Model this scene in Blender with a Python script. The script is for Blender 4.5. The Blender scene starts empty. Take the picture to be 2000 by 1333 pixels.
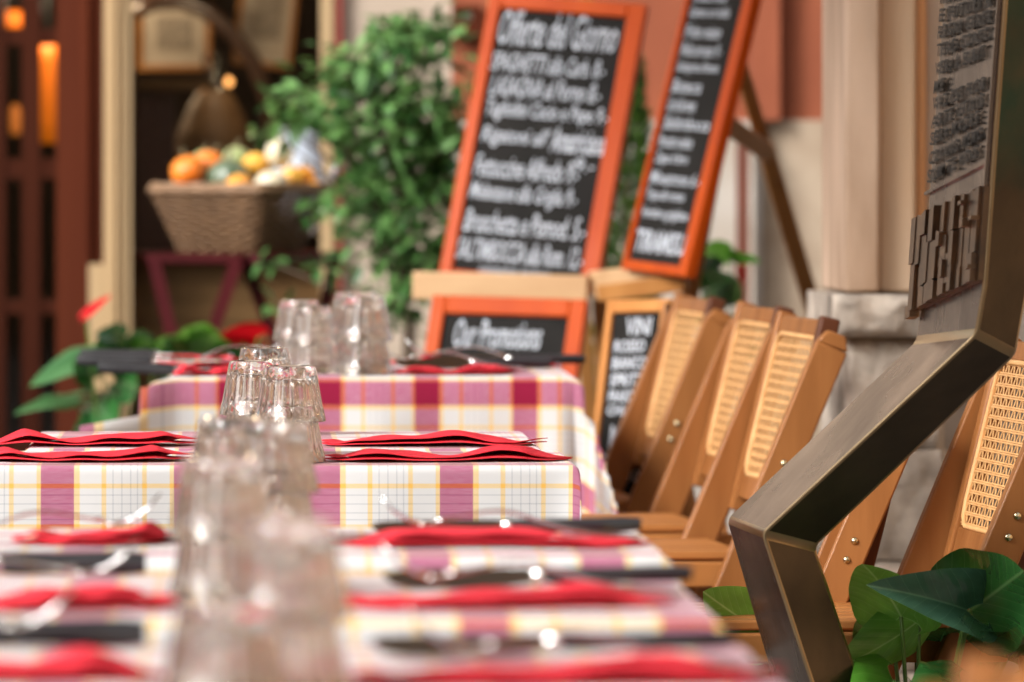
import bpy, math, random
from mathutils import Vector, Matrix, Euler, noise as mnoise
R = math.radians
random.seed(7)
scene = bpy.context.scene
COL = scene.collection

# ------------------------------------------------------------ camera
FP = 13333.0          # focal length in pixels of a 2000 px wide frame
CX, CY = 475.0, 337.0 # vanishing point of the street direction
CZ = 1.086
cam = bpy.data.cameras.new('camera')
cam.lens = FP / 2000 * 36
cam.sensor_width = 36
cam.shift_x = (1000 - CX) / 2000
cam.shift_y = -(666.5 - CY) / 2000
cam.clip_start = 0.1
cam.clip_end = 500
cam.dof.use_dof = True
cam.dof.focus_distance = 8.1
cam.dof.aperture_fstop = cam.lens / 1000 / (53 * 8.1 / FP)
cam.dof.aperture_blades = 0
co = bpy.data.objects.new('camera', cam)
co.location = (0, 0, CZ)
co.rotation_euler = (R(90), 0, 0)
COL.objects.link(co)
scene.camera = co

# ------------------------------------------------------------ world, sun, exposure
SUN_EL, SUN_AZ = 34.0, -130.0      # azimuth from +Y towards +X : behind the camera, to the left
w = bpy.data.worlds.new('World')
scene.world = w
w.use_nodes = True
nt = w.node_tree
nt.nodes.clear()
wo = nt.nodes.new('ShaderNodeOutputWorld')
bg = nt.nodes.new('ShaderNodeBackground')
sky = nt.nodes.new('ShaderNodeTexSky')
sky.sky_type = 'NISHITA'
sky.sun_disc = False
sky.sun_elevation = R(SUN_EL)
sky.sun_rotation = R(SUN_AZ)
sky.air_density = 1.0
sky.dust_density = 5.0
hs = nt.nodes.new('ShaderNodeHueSaturation')
hs.inputs['Saturation'].default_value = 0.25
nt.links.new(sky.outputs[0], hs.inputs['Color'])
nt.links.new(hs.outputs[0], bg.inputs['Color'])
bg.inputs['Strength'].default_value = 0.15
nt.links.new(bg.outputs[0], wo.inputs[0])
sl = bpy.data.lights.new('sun', 'SUN')
sl.energy = 1.3
sl.angle = R(16)
sl.color = (1.0, 0.985, 0.965)
so = bpy.data.objects.new('sun', sl)
d = Vector((math.sin(R(SUN_AZ)) * math.cos(R(SUN_EL)), math.cos(R(SUN_AZ)) * math.cos(R(SUN_EL)), math.sin(R(SUN_EL))))
so.rotation_euler = (-d).to_track_quat('-Z', 'Y').to_euler()
so.location = (-3, -4, 6)
COL.objects.link(so)
scene.view_settings.view_transform = 'Standard'
scene.view_settings.look = 'None'
scene.view_settings.gamma = 1
scene.view_settings.exposure = 0.90
cy = scene.cycles
cy.max_bounces = 24
cy.transmission_bounces = 20
cy.glossy_bounces = 8
cy.diffuse_bounces = 4
cy.transparent_max_bounces = 12
cy.caustics_reflective = False
cy.caustics_refractive = True
cy.use_denoising = True
cy.sample_clamp_indirect = 12

def P(px, py, d):
    return Vector(((px - CX) / FP * d, d, CZ - (py - CY) / FP * d))

# ------------------------------------------------------------ mesh helpers
class MB:
    def __init__(s):
        s.v = []; s.f = []; s.uv = {}
    def add(s, vs, fs):
        n = len(s.v)
        s.v += [Vector(q) for q in vs]
        s.f += [tuple(i + n for i in f) for f in fs]
        return s
    def box(s, c, size, m=None):
        c = Vector(c); hx, hy, hz = size[0] / 2, size[1] / 2, size[2] / 2
        vs = [Vector((x, y, z)) for z in (-hz, hz) for y in (-hy, hy) for x in (-hx, hx)]
        if m is not None: vs = [m @ q for q in vs]
        return s.add([c + q for q in vs], [(0, 2, 3, 1), (4, 5, 7, 6), (0, 1, 5, 4), (2, 6, 7, 3), (0, 4, 6, 2), (1, 3, 7, 5)])
    def bar(s, a, b, w, h, up=(0, 0, 1), w2=None, h2=None):
        a = Vector(a); b = Vector(b); t = (b - a).normalized(); up = Vector(up)
        sd = t.cross(up)
        if sd.length < 1e-5: sd = t.cross(Vector((1, 0, 0)))
        sd.normalize(); u = sd.cross(t).normalized()
        w2 = w if w2 is None else w2; h2 = h if h2 is None else h2
        vs = []
        for p, ww, hh in ((a, w, h), (b, w2, h2)):
            for i, j in ((-1, -1), (1, -1), (1, 1), (-1, 1)):
                vs.append(p + sd * (i * ww / 2) + u * (j * hh / 2))
        return s.add(vs, [(3, 2, 1, 0), (4, 5, 6, 7), (0, 1, 5, 4), (1, 2, 6, 5), (2, 3, 7, 6), (3, 0, 4, 7)])
    def tube(s, pts, r, n=8, cap=True, flat=1.0, up=(0, 0, 1)):
        pts = [Vector(p) for p in pts]
        rs = r if isinstance(r, (list, tuple)) else [r] * len(pts)
        base = len(s.v); upv = Vector(up)
        for i, p in enumerate(pts):
            t = (pts[min(i + 1, len(pts) - 1)] - pts[max(i - 1, 0)]).normalized()
            sd = t.cross(upv)
            if sd.length < 1e-4: sd = t.cross(Vector((1, 0.01, 0)))
            sd.normalize(); u = sd.cross(t).normalized()
            for k in range(n):
                a = 2 * math.pi * k / n
                s.v.append(p + sd * math.cos(a) * rs[i] + u * math.sin(a) * rs[i] * flat)
        for i in range(len(pts) - 1):
            for k in range(n):
                k2 = (k + 1) % n
                s.f.append((base + i * n + k, base + i * n + k2, base + (i + 1) * n + k2, base + (i + 1) * n + k))
        if cap:
            s.f.append(tuple(base + k for k in range(n))[::-1])
            s.f.append(tuple(base + (len(pts) - 1) * n + k for k in range(n)))
        return s
    def lathe(s, prof, n=32, c=(0, 0, 0), fl=None, close=False):
        c = Vector(c); base = len(s.v); m = len(prof)
        for i, (r, z) in enumerate(prof):
            for k in range(n):
                a = 2 * math.pi * k / n
                rr = r if fl is None else fl(i, r, a)
                s.v.append(c + Vector((rr * math.cos(a), rr * math.sin(a), z)))
        for i in range(m - 1 if not close else m):
            for k in range(n):
                k2 = (k + 1) % n; j = (i + 1) % m
                s.f.append((base + i * n + k, base + i * n + k2, base + j * n + k2, base + j * n + k))
        if not close:
            s.f.append(tuple(base + k for k in range(n))[::-1])
            s.f.append(tuple(base + (m - 1) * n + k for k in range(n)))
        return s
    def grid(s, fn, nu, nv, uvfn=None, double=False):
        base = len(s.v)
        for j in range(nv + 1):
            for i in range(nu + 1):
                s.v.append(Vector(fn(i / nu, j / nv)))
                if uvfn: s.uv[len(s.v) - 1] = uvfn(i / nu, j / nv)
        for j in range(nv):
            for i in range(nu):
                a = base + j * (nu + 1) + i
                s.f.append((a, a + 1, a + nu + 2, a + nu + 1))
        return s
    def build(s, name, mat, parent=None, off=None, smooth=False, bevel=0, solid=0, sub=0, ang=None):
        me = bpy.data.meshes.new(name)
        vs = s.v if off is None else [q - off for q in s.v]
        me.from_pydata([tuple(q) for q in vs], [], s.f)
        me.validate()
        if s.uv:
            l = me.uv_layers.new(name='UVMap')
            for lp in me.loops:
                l.data[lp.index].uv = s.uv.get(lp.vertex_index, (0, 0))
        me.materials.append(mat)
        if smooth:
            me.polygons.foreach_set('use_smooth', [True] * len(me.polygons))
            if ang: me.set_sharp_from_angle(angle=R(ang))
        o = bpy.data.objects.new(name, me)
        COL.objects.link(o)
        if parent: o.parent = parent
        if bevel:
            m = o.modifiers.new('bevel', 'BEVEL'); m.width = bevel; m.segments = 2; m.limit_method = 'ANGLE'; m.angle_limit = R(40)
            me.polygons.foreach_set('use_smooth', [True] * len(me.polygons)); m.harden_normals = False
            me.set_sharp_from_angle(angle=R(40))
        if solid:
            m = o.modifiers.new('solid', 'SOLIDIFY'); m.thickness = solid; m.offset = 0
        if sub:
            m = o.modifiers.new('sub', 'SUBSURF'); m.levels = sub; m.render_levels = sub
        return o

def tag(o, label=None, cat=None, group=None, kind=None):
    if label: o['label'] = label
    if cat: o['category'] = cat
    if group: o['group'] = group
    if kind: o['kind'] = kind
    return o

def thing(name, loc, label, cat, group=None, rz=0):
    o = bpy.data.objects.new(name, None)
    o.location = loc; o.rotation_euler = (0, 0, rz)
    o.empty_display_size = 0.05
    COL.objects.link(o)
    return tag(o, label, cat, group)

def dup(root, loc, label, rz=None, group=None, scale=None):
    r = root.copy(); COL.objects.link(r); r.location = loc
    if rz is not None: r.rotation_euler = (0, 0, rz)
    if scale: r.scale = (scale,) * 3
    r['label'] = label
    if group: r['group'] = group
    for ch in list(root.children):
        c = ch.copy(); COL.objects.link(c); c.parent = r
        for g in list(ch.children):
            q = g.copy(); COL.objects.link(q); q.parent = c
    return r

# ------------------------------------------------------------ materials
def srgb(r, g, b):
    f = lambda c: (c / 255 / 12.92) if c / 255 <= 0.04045 else ((c / 255 + 0.055) / 1.055) ** 2.4
    return (f(r), f(g), f(b), 1)

def new_mat(name):
    m = bpy.data.materials.new(name); m.use_nodes = True
    n = m.node_tree; b = n.nodes['Principled BSDF']
    return m, n, b

def N(n, t, **k):
    x = n.nodes.new(t)
    for a, v in k.items(): setattr(x, a, v)
    return x

def ramp(n, stops, interp='LINEAR'):
    x = N(n, 'ShaderNodeValToRGB'); e = x.color_ramp; e.interpolation = interp
    while len(e.elements) < len(stops): e.elements.new(0.5)
    for i, (p, c) in enumerate(stops):
        e.elements[i].position = p; e.elements[i].color = c if len(c) == 4 else (*c, 1)
    return x

def mat(name, c1, c2=None, scale=8, rough=0.6, metal=0, bump=0.0, bscale=60, stretch=(1, 1, 1), coat=0, spec=None, detail=6, rough2=None, coords='Object'):
    m, n, b = new_mat(name)
    tc = N(n, 'ShaderNodeTexCoord'); mp = N(n, 'ShaderNodeMapping')
    mp.inputs['Scale'].default_value = stretch
    n.links.new(tc.outputs[coords], mp.inputs[0])
    if c2 is None: c2 = tuple(x * 0.82 for x in c1[:3]) + (1,)
    nz = N(n, 'ShaderNodeTexNoise'); nz.inputs['Scale'].default_value = scale; nz.inputs['Detail'].default_value = detail
    n.links.new(mp.outputs[0], nz.inputs['Vector'])
    rp = ramp(n, [(0.3, c1), (0.7, c2)])
    n.links.new(nz.outputs['Fac'], rp.inputs[0]); n.links.new(rp.outputs[0], b.inputs['Base Color'])
    b.inputs['Roughness'].default_value = rough
    if rough2 is not None:
        mr = N(n, 'ShaderNodeMapRange'); mr.inputs[3].default_value = rough; mr.inputs[4].default_value = rough2
        n.links.new(nz.outputs['Fac'], mr.inputs[0]); n.links.new(mr.outputs[0], b.inputs['Roughness'])
    b.inputs['Metallic'].default_value = metal
    b.inputs['Coat Weight'].default_value = coat
    if spec is not None: b.inputs['Specular IOR Level'].default_value = spec
    if bump:
        n2 = N(n, 'ShaderNodeTexNoise'); n2.inputs['Scale'].default_value = bscale; n2.inputs['Detail'].default_value = 5
        n.links.new(mp.outputs[0], n2.inputs['Vector'])
        bp = N(n, 'ShaderNodeBump'); bp.inputs['Strength'].default_value = bump; bp.inputs['Distance'].default_value = 0.004
        n.links.new(n2.outputs['Fac'], bp.inputs['Height']); n.links.new(bp.outputs[0], b.inputs['Normal'])
    return m

def cloth_mat(name='plaid_cloth'):
    m, n, b = new_mat(name)
    PER = 0.151
    W_ = (0.785, 0.785, 0.785); C_ = (0.50, 0.0, 0.20); Y_ = (0.87, 0.68, 0.33); K_ = (0.58, 0.60, 0.63)
    st = [(0, Y_), (.006, W_), (.031, Y_), (.0362, W_)]
    for q in (.0436, .0535, .0633, .071):
        st += [(q, K_), (q + .0011, W_)]
    st += [(.077, Y_), (.0822, W_), (.108, Y_), (.113, C_)]
    st = [(a / PER, c) for a, c in st]
    uv = N(n, 'ShaderNodeUVMap'); sx = N(n, 'ShaderNodeSeparateXYZ'); n.links.new(uv.outputs[0], sx.inputs[0])
    outs = []
    for ax in (0, 1):
        dv = N(n, 'ShaderNodeMath', operation='DIVIDE'); dv.inputs[1].default_value = PER; n.links.new(sx.outputs[ax], dv.inputs[0])
        fr = N(n, 'ShaderNodeMath', operation='FRACT'); n.links.new(dv.outputs[0], fr.inputs[0])
        rp = ramp(n, st, 'CONSTANT'); n.links.new(fr.outputs[0], rp.inputs[0]); outs.append(rp)
    # fine weave decides which thread shows
    wv = []
    for ax, fq in ((0, 420.0), (1, 420.0)):
        mu = N(n, 'ShaderNodeMath', operation='MULTIPLY'); mu.inputs[1].default_value = fq * 2 * math.pi; n.links.new(sx.outputs[ax], mu.inputs[0])
        si = N(n, 'ShaderNodeMath', operation='SINE'); n.links.new(mu.outputs[0], si.inputs[0]); wv.append(si)
    pr = N(n, 'ShaderNodeMath', operation='MULTIPLY'); n.links.new(wv[0].outputs[0], pr.inputs[0]); n.links.new(wv[1].outputs[0], pr.inputs[1])
    nz = N(n, 'ShaderNodeTexNoise'); nz.inputs['Scale'].default_value = 1.0; nz.inputs['Detail'].default_value = 3
    mp = N(n, 'ShaderNodeMapping'); mp.inputs['Scale'].default_value = (60, 900, 1); n.links.new(uv.outputs[0], mp.inputs[0]); n.links.new(mp.outputs[0], nz.inputs['Vector'])
    ma = N(n, 'ShaderNodeMath', operation='MULTIPLY_ADD'); ma.inputs[1].default_value = 0.22; ma.inputs[2].default_value = 0.32; n.links.new(pr.outputs[0], ma.inputs[0])
    m2 = N(n, 'ShaderNodeMath', operation='MULTIPLY_ADD'); m2.inputs[1].default_value = 0.36; n.links.new(nz.outputs['Fac'], m2.inputs[0]); n.links.new(ma.outputs[0], m2.inputs[2]); m2.use_clamp = True
    mx = N(n, 'ShaderNodeMix', data_type='RGBA'); n.links.new(m2.outputs[0], mx.inputs[0]); n.links.new(outs[0].outputs[0], mx.inputs[6]); n.links.new(outs[1].outputs[0], mx.inputs[7])
    gm = N(n, 'ShaderNodeGamma'); gm.inputs[1].default_value = 2.2; n.links.new(mx.outputs[2], gm.inputs[0]); n.links.new(gm.outputs[0], b.inputs['Base Color'])
    b.inputs['Roughness'].default_value = 0.85
    b.inputs['Specular IOR Level'].default_value = 0.25
    b.inputs['Sheen Weight'].default_value = 0.55; b.inputs['Sheen Roughness'].default_value = 0.45; b.inputs['Sheen Tint'].default_value = (0.80, 0.70, 0.74, 1)
    bp = N(n, 'ShaderNodeBump'); bp.inputs['Strength'].default_value = 0.25; bp.inputs['Distance'].default_value = 0.001
    n.links.new(m2.outputs[0], bp.inputs['Height']); n.links.new(bp.outputs[0], b.inputs['Normal'])
    return m

def leaf_mat(name, c1, c2, rough=0.35, veins=True, vein=(0.16, 0.30, 0.06, 1), trans=0.25, uvv=True):
    m, n, b = new_mat(name)
    gi = N(n, 'ShaderNodeNewGeometry')
    rp = ramp(n, [(0.0, c1), (1.0, c2)]); n.links.new(gi.outputs['Random Per Island'], rp.inputs[0])
    col = rp.outputs[0]
    if veins:
        uv = N(n, 'ShaderNodeUVMap'); sx = N(n, 'ShaderNodeSeparateXYZ'); n.links.new(uv.outputs[0], sx.inputs[0])
        ab = N(n, 'ShaderNodeMath', operation='ABSOLUTE'); n.links.new(sx.outputs[0], ab.inputs[0])
        # side veins: v - 0.55|u| repeated
        ml = N(n, 'ShaderNodeMath', operation='MULTIPLY_ADD'); ml.inputs[1].default_value = -0.55; n.links.new(ab.outputs[0], ml.inputs[0]); n.links.new(sx.outputs[1], ml.inputs[2])
        mm = N(n, 'ShaderNodeMath', operation='MULTIPLY'); mm.inputs[1].default_value = 6.5; n.links.new(ml.outputs[0], mm.inputs[0])
        fr = N(n, 'ShaderNodeMath', operation='PINGPONG'); fr.inputs[1].default_value = 0.5; n.links.new(mm.outputs[0], fr.inputs[0])
        r1 = ramp(n, [(0.0, (0.55, 0.55, 0.55)), (0.03, (0, 0, 0))]); n.links.new(fr.outputs[0], r1.inputs[0])
        r2 = ramp(n, [(0.0, (1, 1, 1)), (0.04, (0, 0, 0))]); n.links.new(ab.outputs[0], r2.inputs[0])
        ad = N(n, 'ShaderNodeMath', operation='MAXIMUM'); n.links.new(r1.outputs[0], ad.inputs[0]); n.links.new(r2.outputs[0], ad.inputs[1])
        mx = N(n, 'ShaderNodeMix', data_type='RGBA'); n.links.new(ad.outputs[0], mx.inputs[0]); n.links.new(col, mx.inputs[6]); mx.inputs[7].default_value = vein
        col = mx.outputs[2]
        nz = N(n, 'ShaderNodeTexNoise'); nz.inputs['Scale'].default_value = 3; n.links.new(uv.outputs[0], nz.inputs['Vector'])
        hv = N(n, 'ShaderNodeHueSaturation'); mr = N(n, 'ShaderNodeMapRange'); mr.inputs[3].default_value = 0.6; mr.inputs[4].default_value = 1.4
        n.links.new(nz.outputs['Fac'], mr.inputs[0]); n.links.new(mr.outputs[0], hv.inputs['Value']); n.links.new(col, hv.inputs['Color']); col = hv.outputs[0]
        bp = N(n, 'ShaderNodeBump'); bp.inputs['Strength'].default_value = 0.5; bp.inputs['Distance'].default_value = 0.0012; bp.invert = True
        n.links.new(fr.outputs[0], bp.inputs['Height']); n.links.new(bp.outputs[0], b.inputs['Normal']); bp.invert = False
    n.links.new(col, b.inputs['Base Color'])
    b.inputs['Roughness'].default_value = rough
    if trans:
        tr = N(n, 'ShaderNodeBsdfTranslucent'); hc = N(n, 'ShaderNodeHueSaturation'); hc.inputs['Value'].default_value = 1.8; hc.inputs['Hue'].default_value = 0.48
        n.links.new(col, hc.inputs['Color']); n.links.new(hc.outputs[0], tr.inputs[0])
        ms = N(n, 'ShaderNodeMixShader'); ms.inputs[0].default_value = trans
        n.links.new(b.outputs[0], ms.inputs[1]); n.links.new(tr.outputs[0], ms.inputs[2])
        n.links.new(ms.outputs[0], n.nodes['Material Output'].inputs[0])
    return m

def wood_mat(name, c1, c2, scale=14, rough=0.42, axis='Z', coat=0.0):
    st = {'X': (0.12, 1, 1), 'Y': (1, 0.12, 1), 'Z': (1, 1, 0.12)}[axis]
    return mat(name, c1, c2, scale=scale, rough=rough, bump=0.15, bscale=scale * 6, stretch=st, coat=coat, detail=8, spec=.12)

def emis(name, c, s):
    m, n, b = new_mat(name)
    b.inputs['Base Color'].default_value = c
    b.inputs['Emission Color'].default_value = c
    b.inputs['Emission Strength'].default_value = s
    return m

def glass_mat(name, rough=0.0, col=(1, 1, 1, 1), ior=1.5):
    m, n, b = new_mat(name)
    b.inputs['Base Color'].default_value = col
    b.inputs['Transmission Weight'].default_value = 1
    b.inputs['Roughness'].default_value = rough
    b.inputs['IOR'].default_value = ior
    return m

M = {}
M['cloth'] = cloth_mat()
M['napkin'] = mat('red_paper', (0.74, 0.040, 0.058, 1), (0.68, 0.028, 0.045, 1), scale=30, rough=0.9, bump=0.5, bscale=420, spec=0.2)
M['glass'] = glass_mat('tumbler_glass', 0.0, (0.81, 0.775, 0.73, 1))
M['steel'] = mat('cutlery_steel', (0.80, 0.79, 0.77, 1), (0.72, 0.71, 0.70, 1), rough=0.16, metal=1, scale=20)
M['handle'] = mat('black_handle', (0.02, 0.02, 0.022, 1), (0.03, 0.03, 0.033, 1), rough=0.32)
M['tablewood'] = wood_mat('table_wood', (0.20, 0.09, 0.035, 1), (0.14, 0.055, 0.02, 1))
M['teak'] = wood_mat('chair_wood', (0.36, 0.145, 0.045, 1), (0.20, 0.07, 0.018, 1), scale=16, coat=0.1)
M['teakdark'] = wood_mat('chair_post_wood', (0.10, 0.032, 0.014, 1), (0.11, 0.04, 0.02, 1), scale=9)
M['slat'] = wood_mat('chair_seat_wood', (0.44, 0.185, 0.058, 1), (0.34, 0.13, 0.036, 1), scale=9, axis='X')
M['cane'] = mat('woven_cane', (0.74, 0.43, 0.18, 1), (0.62, 0.33, 0.12, 1), scale=40, rough=0.55)
M['brass'] = mat('brass_bolt', (0.72, 0.60, 0.38, 1), (0.6, 0.5, 0.3, 1), rough=0.25, metal=1)
M['bronze'] = mat('bronze', (0.17, 0.115, 0.075, 1), (0.10, 0.075, 0.052, 1), scale=7, rough=0.30, rough2=0.48, metal=1, bump=0.12, bscale=35)
def bronze_mat():
    m = mat('bronze_patina', (0.115, 0.085, 0.055, 1), (0.06, 0.045, 0.032, 1), scale=9, rough=.30, rough2=.5, metal=.9, bump=.12, bscale=35)
    n = m.node_tree; b = n.nodes['Principled BSDF']; src = b.inputs['Base Color'].links[0].from_socket
    tc = N(n, 'ShaderNodeTexCoord'); nz = N(n, 'ShaderNodeTexNoise'); nz.inputs['Scale'].default_value = 6; nz.inputs['Detail'].default_value = 7; n.links.new(tc.outputs['Object'], nz.inputs['Vector'])
    sx = N(n, 'ShaderNodeSeparateXYZ'); n.links.new(tc.outputs['Object'], sx.inputs[0])
    mr = N(n, 'ShaderNodeMapRange'); mr.inputs[1].default_value = .92; mr.inputs[2].default_value = 1.12; mr.inputs[3].default_value = -.22; mr.inputs[4].default_value = .12; n.links.new(sx.outputs[2], mr.inputs[0])
    ad = N(n, 'ShaderNodeMath', operation='ADD'); n.links.new(nz.outputs['Fac'], ad.inputs[0]); n.links.new(mr.outputs[0], ad.inputs[1])
    rp = ramp(n, [(.48, (0, 0, 0)), (.68, (1, 1, 1))]); n.links.new(ad.outputs[0], rp.inputs[0])
    mx = N(n, 'ShaderNodeMix', data_type='RGBA'); n.links.new(rp.outputs[0], mx.inputs[0]); n.links.new(src, mx.inputs[6]); mx.inputs[7].default_value = (.022, .055, .042, 1); n.links.new(mx.outputs[2], b.inputs['Base Color'])
    return m
M['bronze'] = bronze_mat()
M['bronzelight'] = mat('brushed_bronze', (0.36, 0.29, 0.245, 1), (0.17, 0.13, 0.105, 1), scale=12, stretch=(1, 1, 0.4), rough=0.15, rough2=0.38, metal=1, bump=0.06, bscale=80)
M['bronzedark'] = mat('dark_bronze_letters', (0.010, 0.009, 0.009, 1), (0.02, 0.018, 0.017, 1), scale=40, rough=0.3, metal=0, spec=.12)
M['patina'] = mat('green_patina_bronze', (0.06, 0.05, 0.035, 1), (0.03, 0.07, 0.045, 1), scale=5, rough=0.4, metal=0.8)
M['slate'] = mat('blackboard', (0.012, 0.011, 0.010, 1), (0.020, 0.018, 0.016, 1), scale=12, rough=0.8, spec=.15)
M['chalk'] = mat('chalk_writing', (0.58, 0.61, 0.66, 1), (0.44, 0.47, 0.52, 1), scale=40, rough=0.9)
M['orange'] = wood_mat('orange_stained_wood', (0.52, 0.075, 0.005, 1), (0.42, 0.052, 0.004, 1), scale=12, coat=0.03)
M['redorange'] = wood_mat('red_stained_wood', (0.55, 0.07, 0.02, 1), (0.42, 0.05, 0.015, 1), scale=12)
M['ochre'] = wood_mat('easel_wood', (0.46, 0.21, 0.065, 1), (0.34, 0.14, 0.04, 1), scale=12)
M['palewood'] = wood_mat('pale_ledge_wood', (0.62, 0.40, 0.22, 1), (0.52, 0.31, 0.16, 1), scale=12, axis='X')
M['boardwood'] = wood_mat('natural_board_wood', (0.60, 0.27, 0.085, 1), (0.50, 0.20, 0.055, 1), scale=12)
M['black_metal'] = mat('dark_metal', (0.03, 0.03, 0.03, 1), None, rough=0.4, metal=0.7)

# ------------------------------------------------------------ setting: ground
def ground():
    m, n, b = new_mat('street_stone')
    tc = N(n, 'ShaderNodeTexCoord'); vo = N(n, 'ShaderNodeTexVoronoi', feature='DISTANCE_TO_EDGE'); vo.inputs['Scale'].default_value = 9; vo.inputs['Randomness'].default_value = 0.35
    n.links.new(tc.outputs['Object'], vo.inputs['Vector'])
    rp = ramp(n, [(0.02, (0.02, 0.018, 0.016)), (0.09, (0.13, 0.12, 0.11))]); n.links.new(vo.outputs[0], rp.inputs[0]); n.links.new(rp.outputs[0], b.inputs['Base Color'])
    bp = N(n, 'ShaderNodeBump'); bp.inputs['Strength'].default_value = 0.6; bp.inputs['Distance'].default_value = 0.02; n.links.new(vo.outputs[0], bp.inputs['Height']); n.links.new(bp.outputs[0], b.inputs['Normal'])
    b.inputs['Roughness'].default_value = 0.6
    g = MB().grid(lambda u, v: (-120 + 240 * u, -120 + 240 * v, 0), 8, 8).build('ground', m)
    tag(g, kind='structure')
ground()

# ------------------------------------------------------------ building facade
DW = 15.0
def wx(px, d=DW): return (px - CX) / FP * d
def wz(py, d=DW): return CZ - (py - CY) / FP * d
M['cream'] = mat('cream_plaster', (0.52, 0.42, 0.33, 1), (0.42, 0.33, 0.25, 1), scale=3.5, rough=0.9, bump=0.3)
M['salmon'] = mat('terracotta_plaster', (0.32, 0.088, 0.037, 1), (0.24, 0.062, 0.027, 1), scale=4, rough=0.9, bump=0.3)
M['whitewall'] = mat('pale_stone_dado', (0.54, 0.50, 0.45, 1), (0.38, 0.31, 0.24, 1), scale=4.5, rough=0.85, bump=0.3)
M['beigedado'] = mat('beige_travertine', (0.52, 0.41, 0.30, 1), (0.32, 0.225, 0.15, 1), scale=6, rough=0.85, bump=0.3)
M['stone'] = mat('travertine', (0.68, 0.50, 0.37, 1), (0.34, 0.22, 0.14, 1), scale=9, stretch=(1, 1, 0.25), rough=0.85, bump=0.6, bscale=40)
M['stonetan'] = mat('travertine_tan', (0.50, 0.38, 0.27, 1), (0.58, 0.36, 0.20, 1), scale=6, stretch=(1, 1, 0.25), rough=0.85, bump=0.6, bscale=40)
M['rough'] = mat('weathered_stone', (0.62, 0.53, 0.44, 1), (0.15, 0.12, 0.095, 1), scale=11, rough=0.95, bump=1.0, bscale=60)
M['mahogany'] = wood_mat('mahogany_door', (0.050, 0.011, 0.004, 1), (0.024, 0.005, 0.002, 1), scale=5)
M['mahogany2'] = wood_mat('mahogany_frame', (0.095, 0.021, 0.008, 1), (0.055, 0.012, 0.006, 1), scale=5)
M['beige'] = wood_mat('beige_painted_wood', (0.48, 0.34, 0.19, 1), (0.42, 0.29, 0.155, 1), scale=8)
M['olive'] = wood_mat('brown_boards', (0.15, 0.085, 0.035, 1), (0.10, 0.055, 0.022, 1), scale=6, axis='X')
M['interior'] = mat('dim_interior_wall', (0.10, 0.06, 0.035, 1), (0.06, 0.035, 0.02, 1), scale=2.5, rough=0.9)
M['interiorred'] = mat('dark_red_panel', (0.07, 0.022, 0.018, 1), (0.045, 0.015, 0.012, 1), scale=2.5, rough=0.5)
def pane_mat():
    m, n, b = new_mat('window_pane')
    tr = N(n, 'ShaderNodeBsdfTransparent'); tr.inputs[0].default_value = (.93, .94, .92, 1); gl = N(n, 'ShaderNodeBsdfGlossy'); gl.inputs['Roughness'].default_value = .03
    ms = N(n, 'ShaderNodeMixShader'); fr = N(n, 'ShaderNodeFresnel'); fr.inputs[0].default_value = 1.3
    n.links.new(fr.outputs[0], ms.inputs[0]); n.links.new(tr.outputs[0], ms.inputs[1]); n.links.new(gl.outputs[0], ms.inputs[2]); n.links.new(ms.outputs[0], n.nodes['Material Output'].inputs[0])
    return m
M['pane'] = pane_mat()
M['redtrim'] = mat('red_painted_trim', (0.38, 0.07, 0.05, 1), None, rough=0.5)

FAC = Vector((wx(900), DW, 0))
fac = thing('house_facade', FAC, 'ground floor of a house with terracotta and cream plaster walls behind the tables', 'building')
def fbox(name, m, x0, x1, z0, z1, y0, y1, parent=fac, bevel=0, root=FAC):
    mb = MB().box(((x0 + x1) / 2, (y0 + y1) / 2, (z0 + z1) / 2), (abs(x1 - x0), abs(y1 - y0), abs(z1 - z0)))
    return mb.build(name, m, parent, off=root, bevel=bevel)
TOP = 4.2
zb = wz(235)
def wall_part(name, m, a, b, z0, z1, y0=DW, y1=DW + .3, label=None):
    o = fbox(name, m, wx(a), wx(b), z0, z1, y0, y1)
    if label: o['label'] = label
    return o
wall_part('wall', M['cream'], 667, 882, 0, TOP, label='cream plaster wall')
wall_part('wall', M['salmon'], 882, 2600, zb, TOP, label='terracotta plaster wall')
wall_part('wall', M['whitewall'], 882, 1486, 0, zb, DW - .006, DW + .3, label='pale stone dado')
wall_part('wall', M['beigedado'], 1486, 2600, 0, zb, DW - .010, DW + .3, label='beige stone dado')
wall_part('wall', M['cream'], 110, 667, wz(-420), TOP, DW + .01, DW + .3, label='cream plaster over the window')
wall_part('wall', M['cream'], -2600, 110, wz(-520), TOP, DW + .01, DW + .3)
wall_part('wall', M['cream'], -2600, -430, 0, wz(-520), DW + .01, DW + .3)
wall_part('plaster_strip', M['salmon'], 1462, 1520, zb, TOP, DW - .05, DW - .001)
wall_part('plaster_strip', M['whitewall'], 1470, 1484, 0, zb - .002, DW - .05, DW - .007)
M['pipe'] = mat('brown_pipe', (0.16, 0.05, 0.03, 1), None, rough=0.5)
wall_part('drainpipe', M['pipe'], 1433, 1457, 0, wz(252), DW - .1, DW - .07)
bellbox = wall_part('bell_box', M['mahogany2'], 884, 938, wz(75), wz(12), DW - .06, DW - .001)
MB().lathe([(0.001, -.006), (.010, -.006), (.012, 0), (.001, .002)], 12).build('bell_button', M['steel'], None)
bb = bpy.data.objects['bell_button']; bb.parent = bellbox; bb.location = Vector((wx(910), DW - .062, wz(35))) - FAC; bb.rotation_euler = (R(90), 0, 0)
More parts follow.
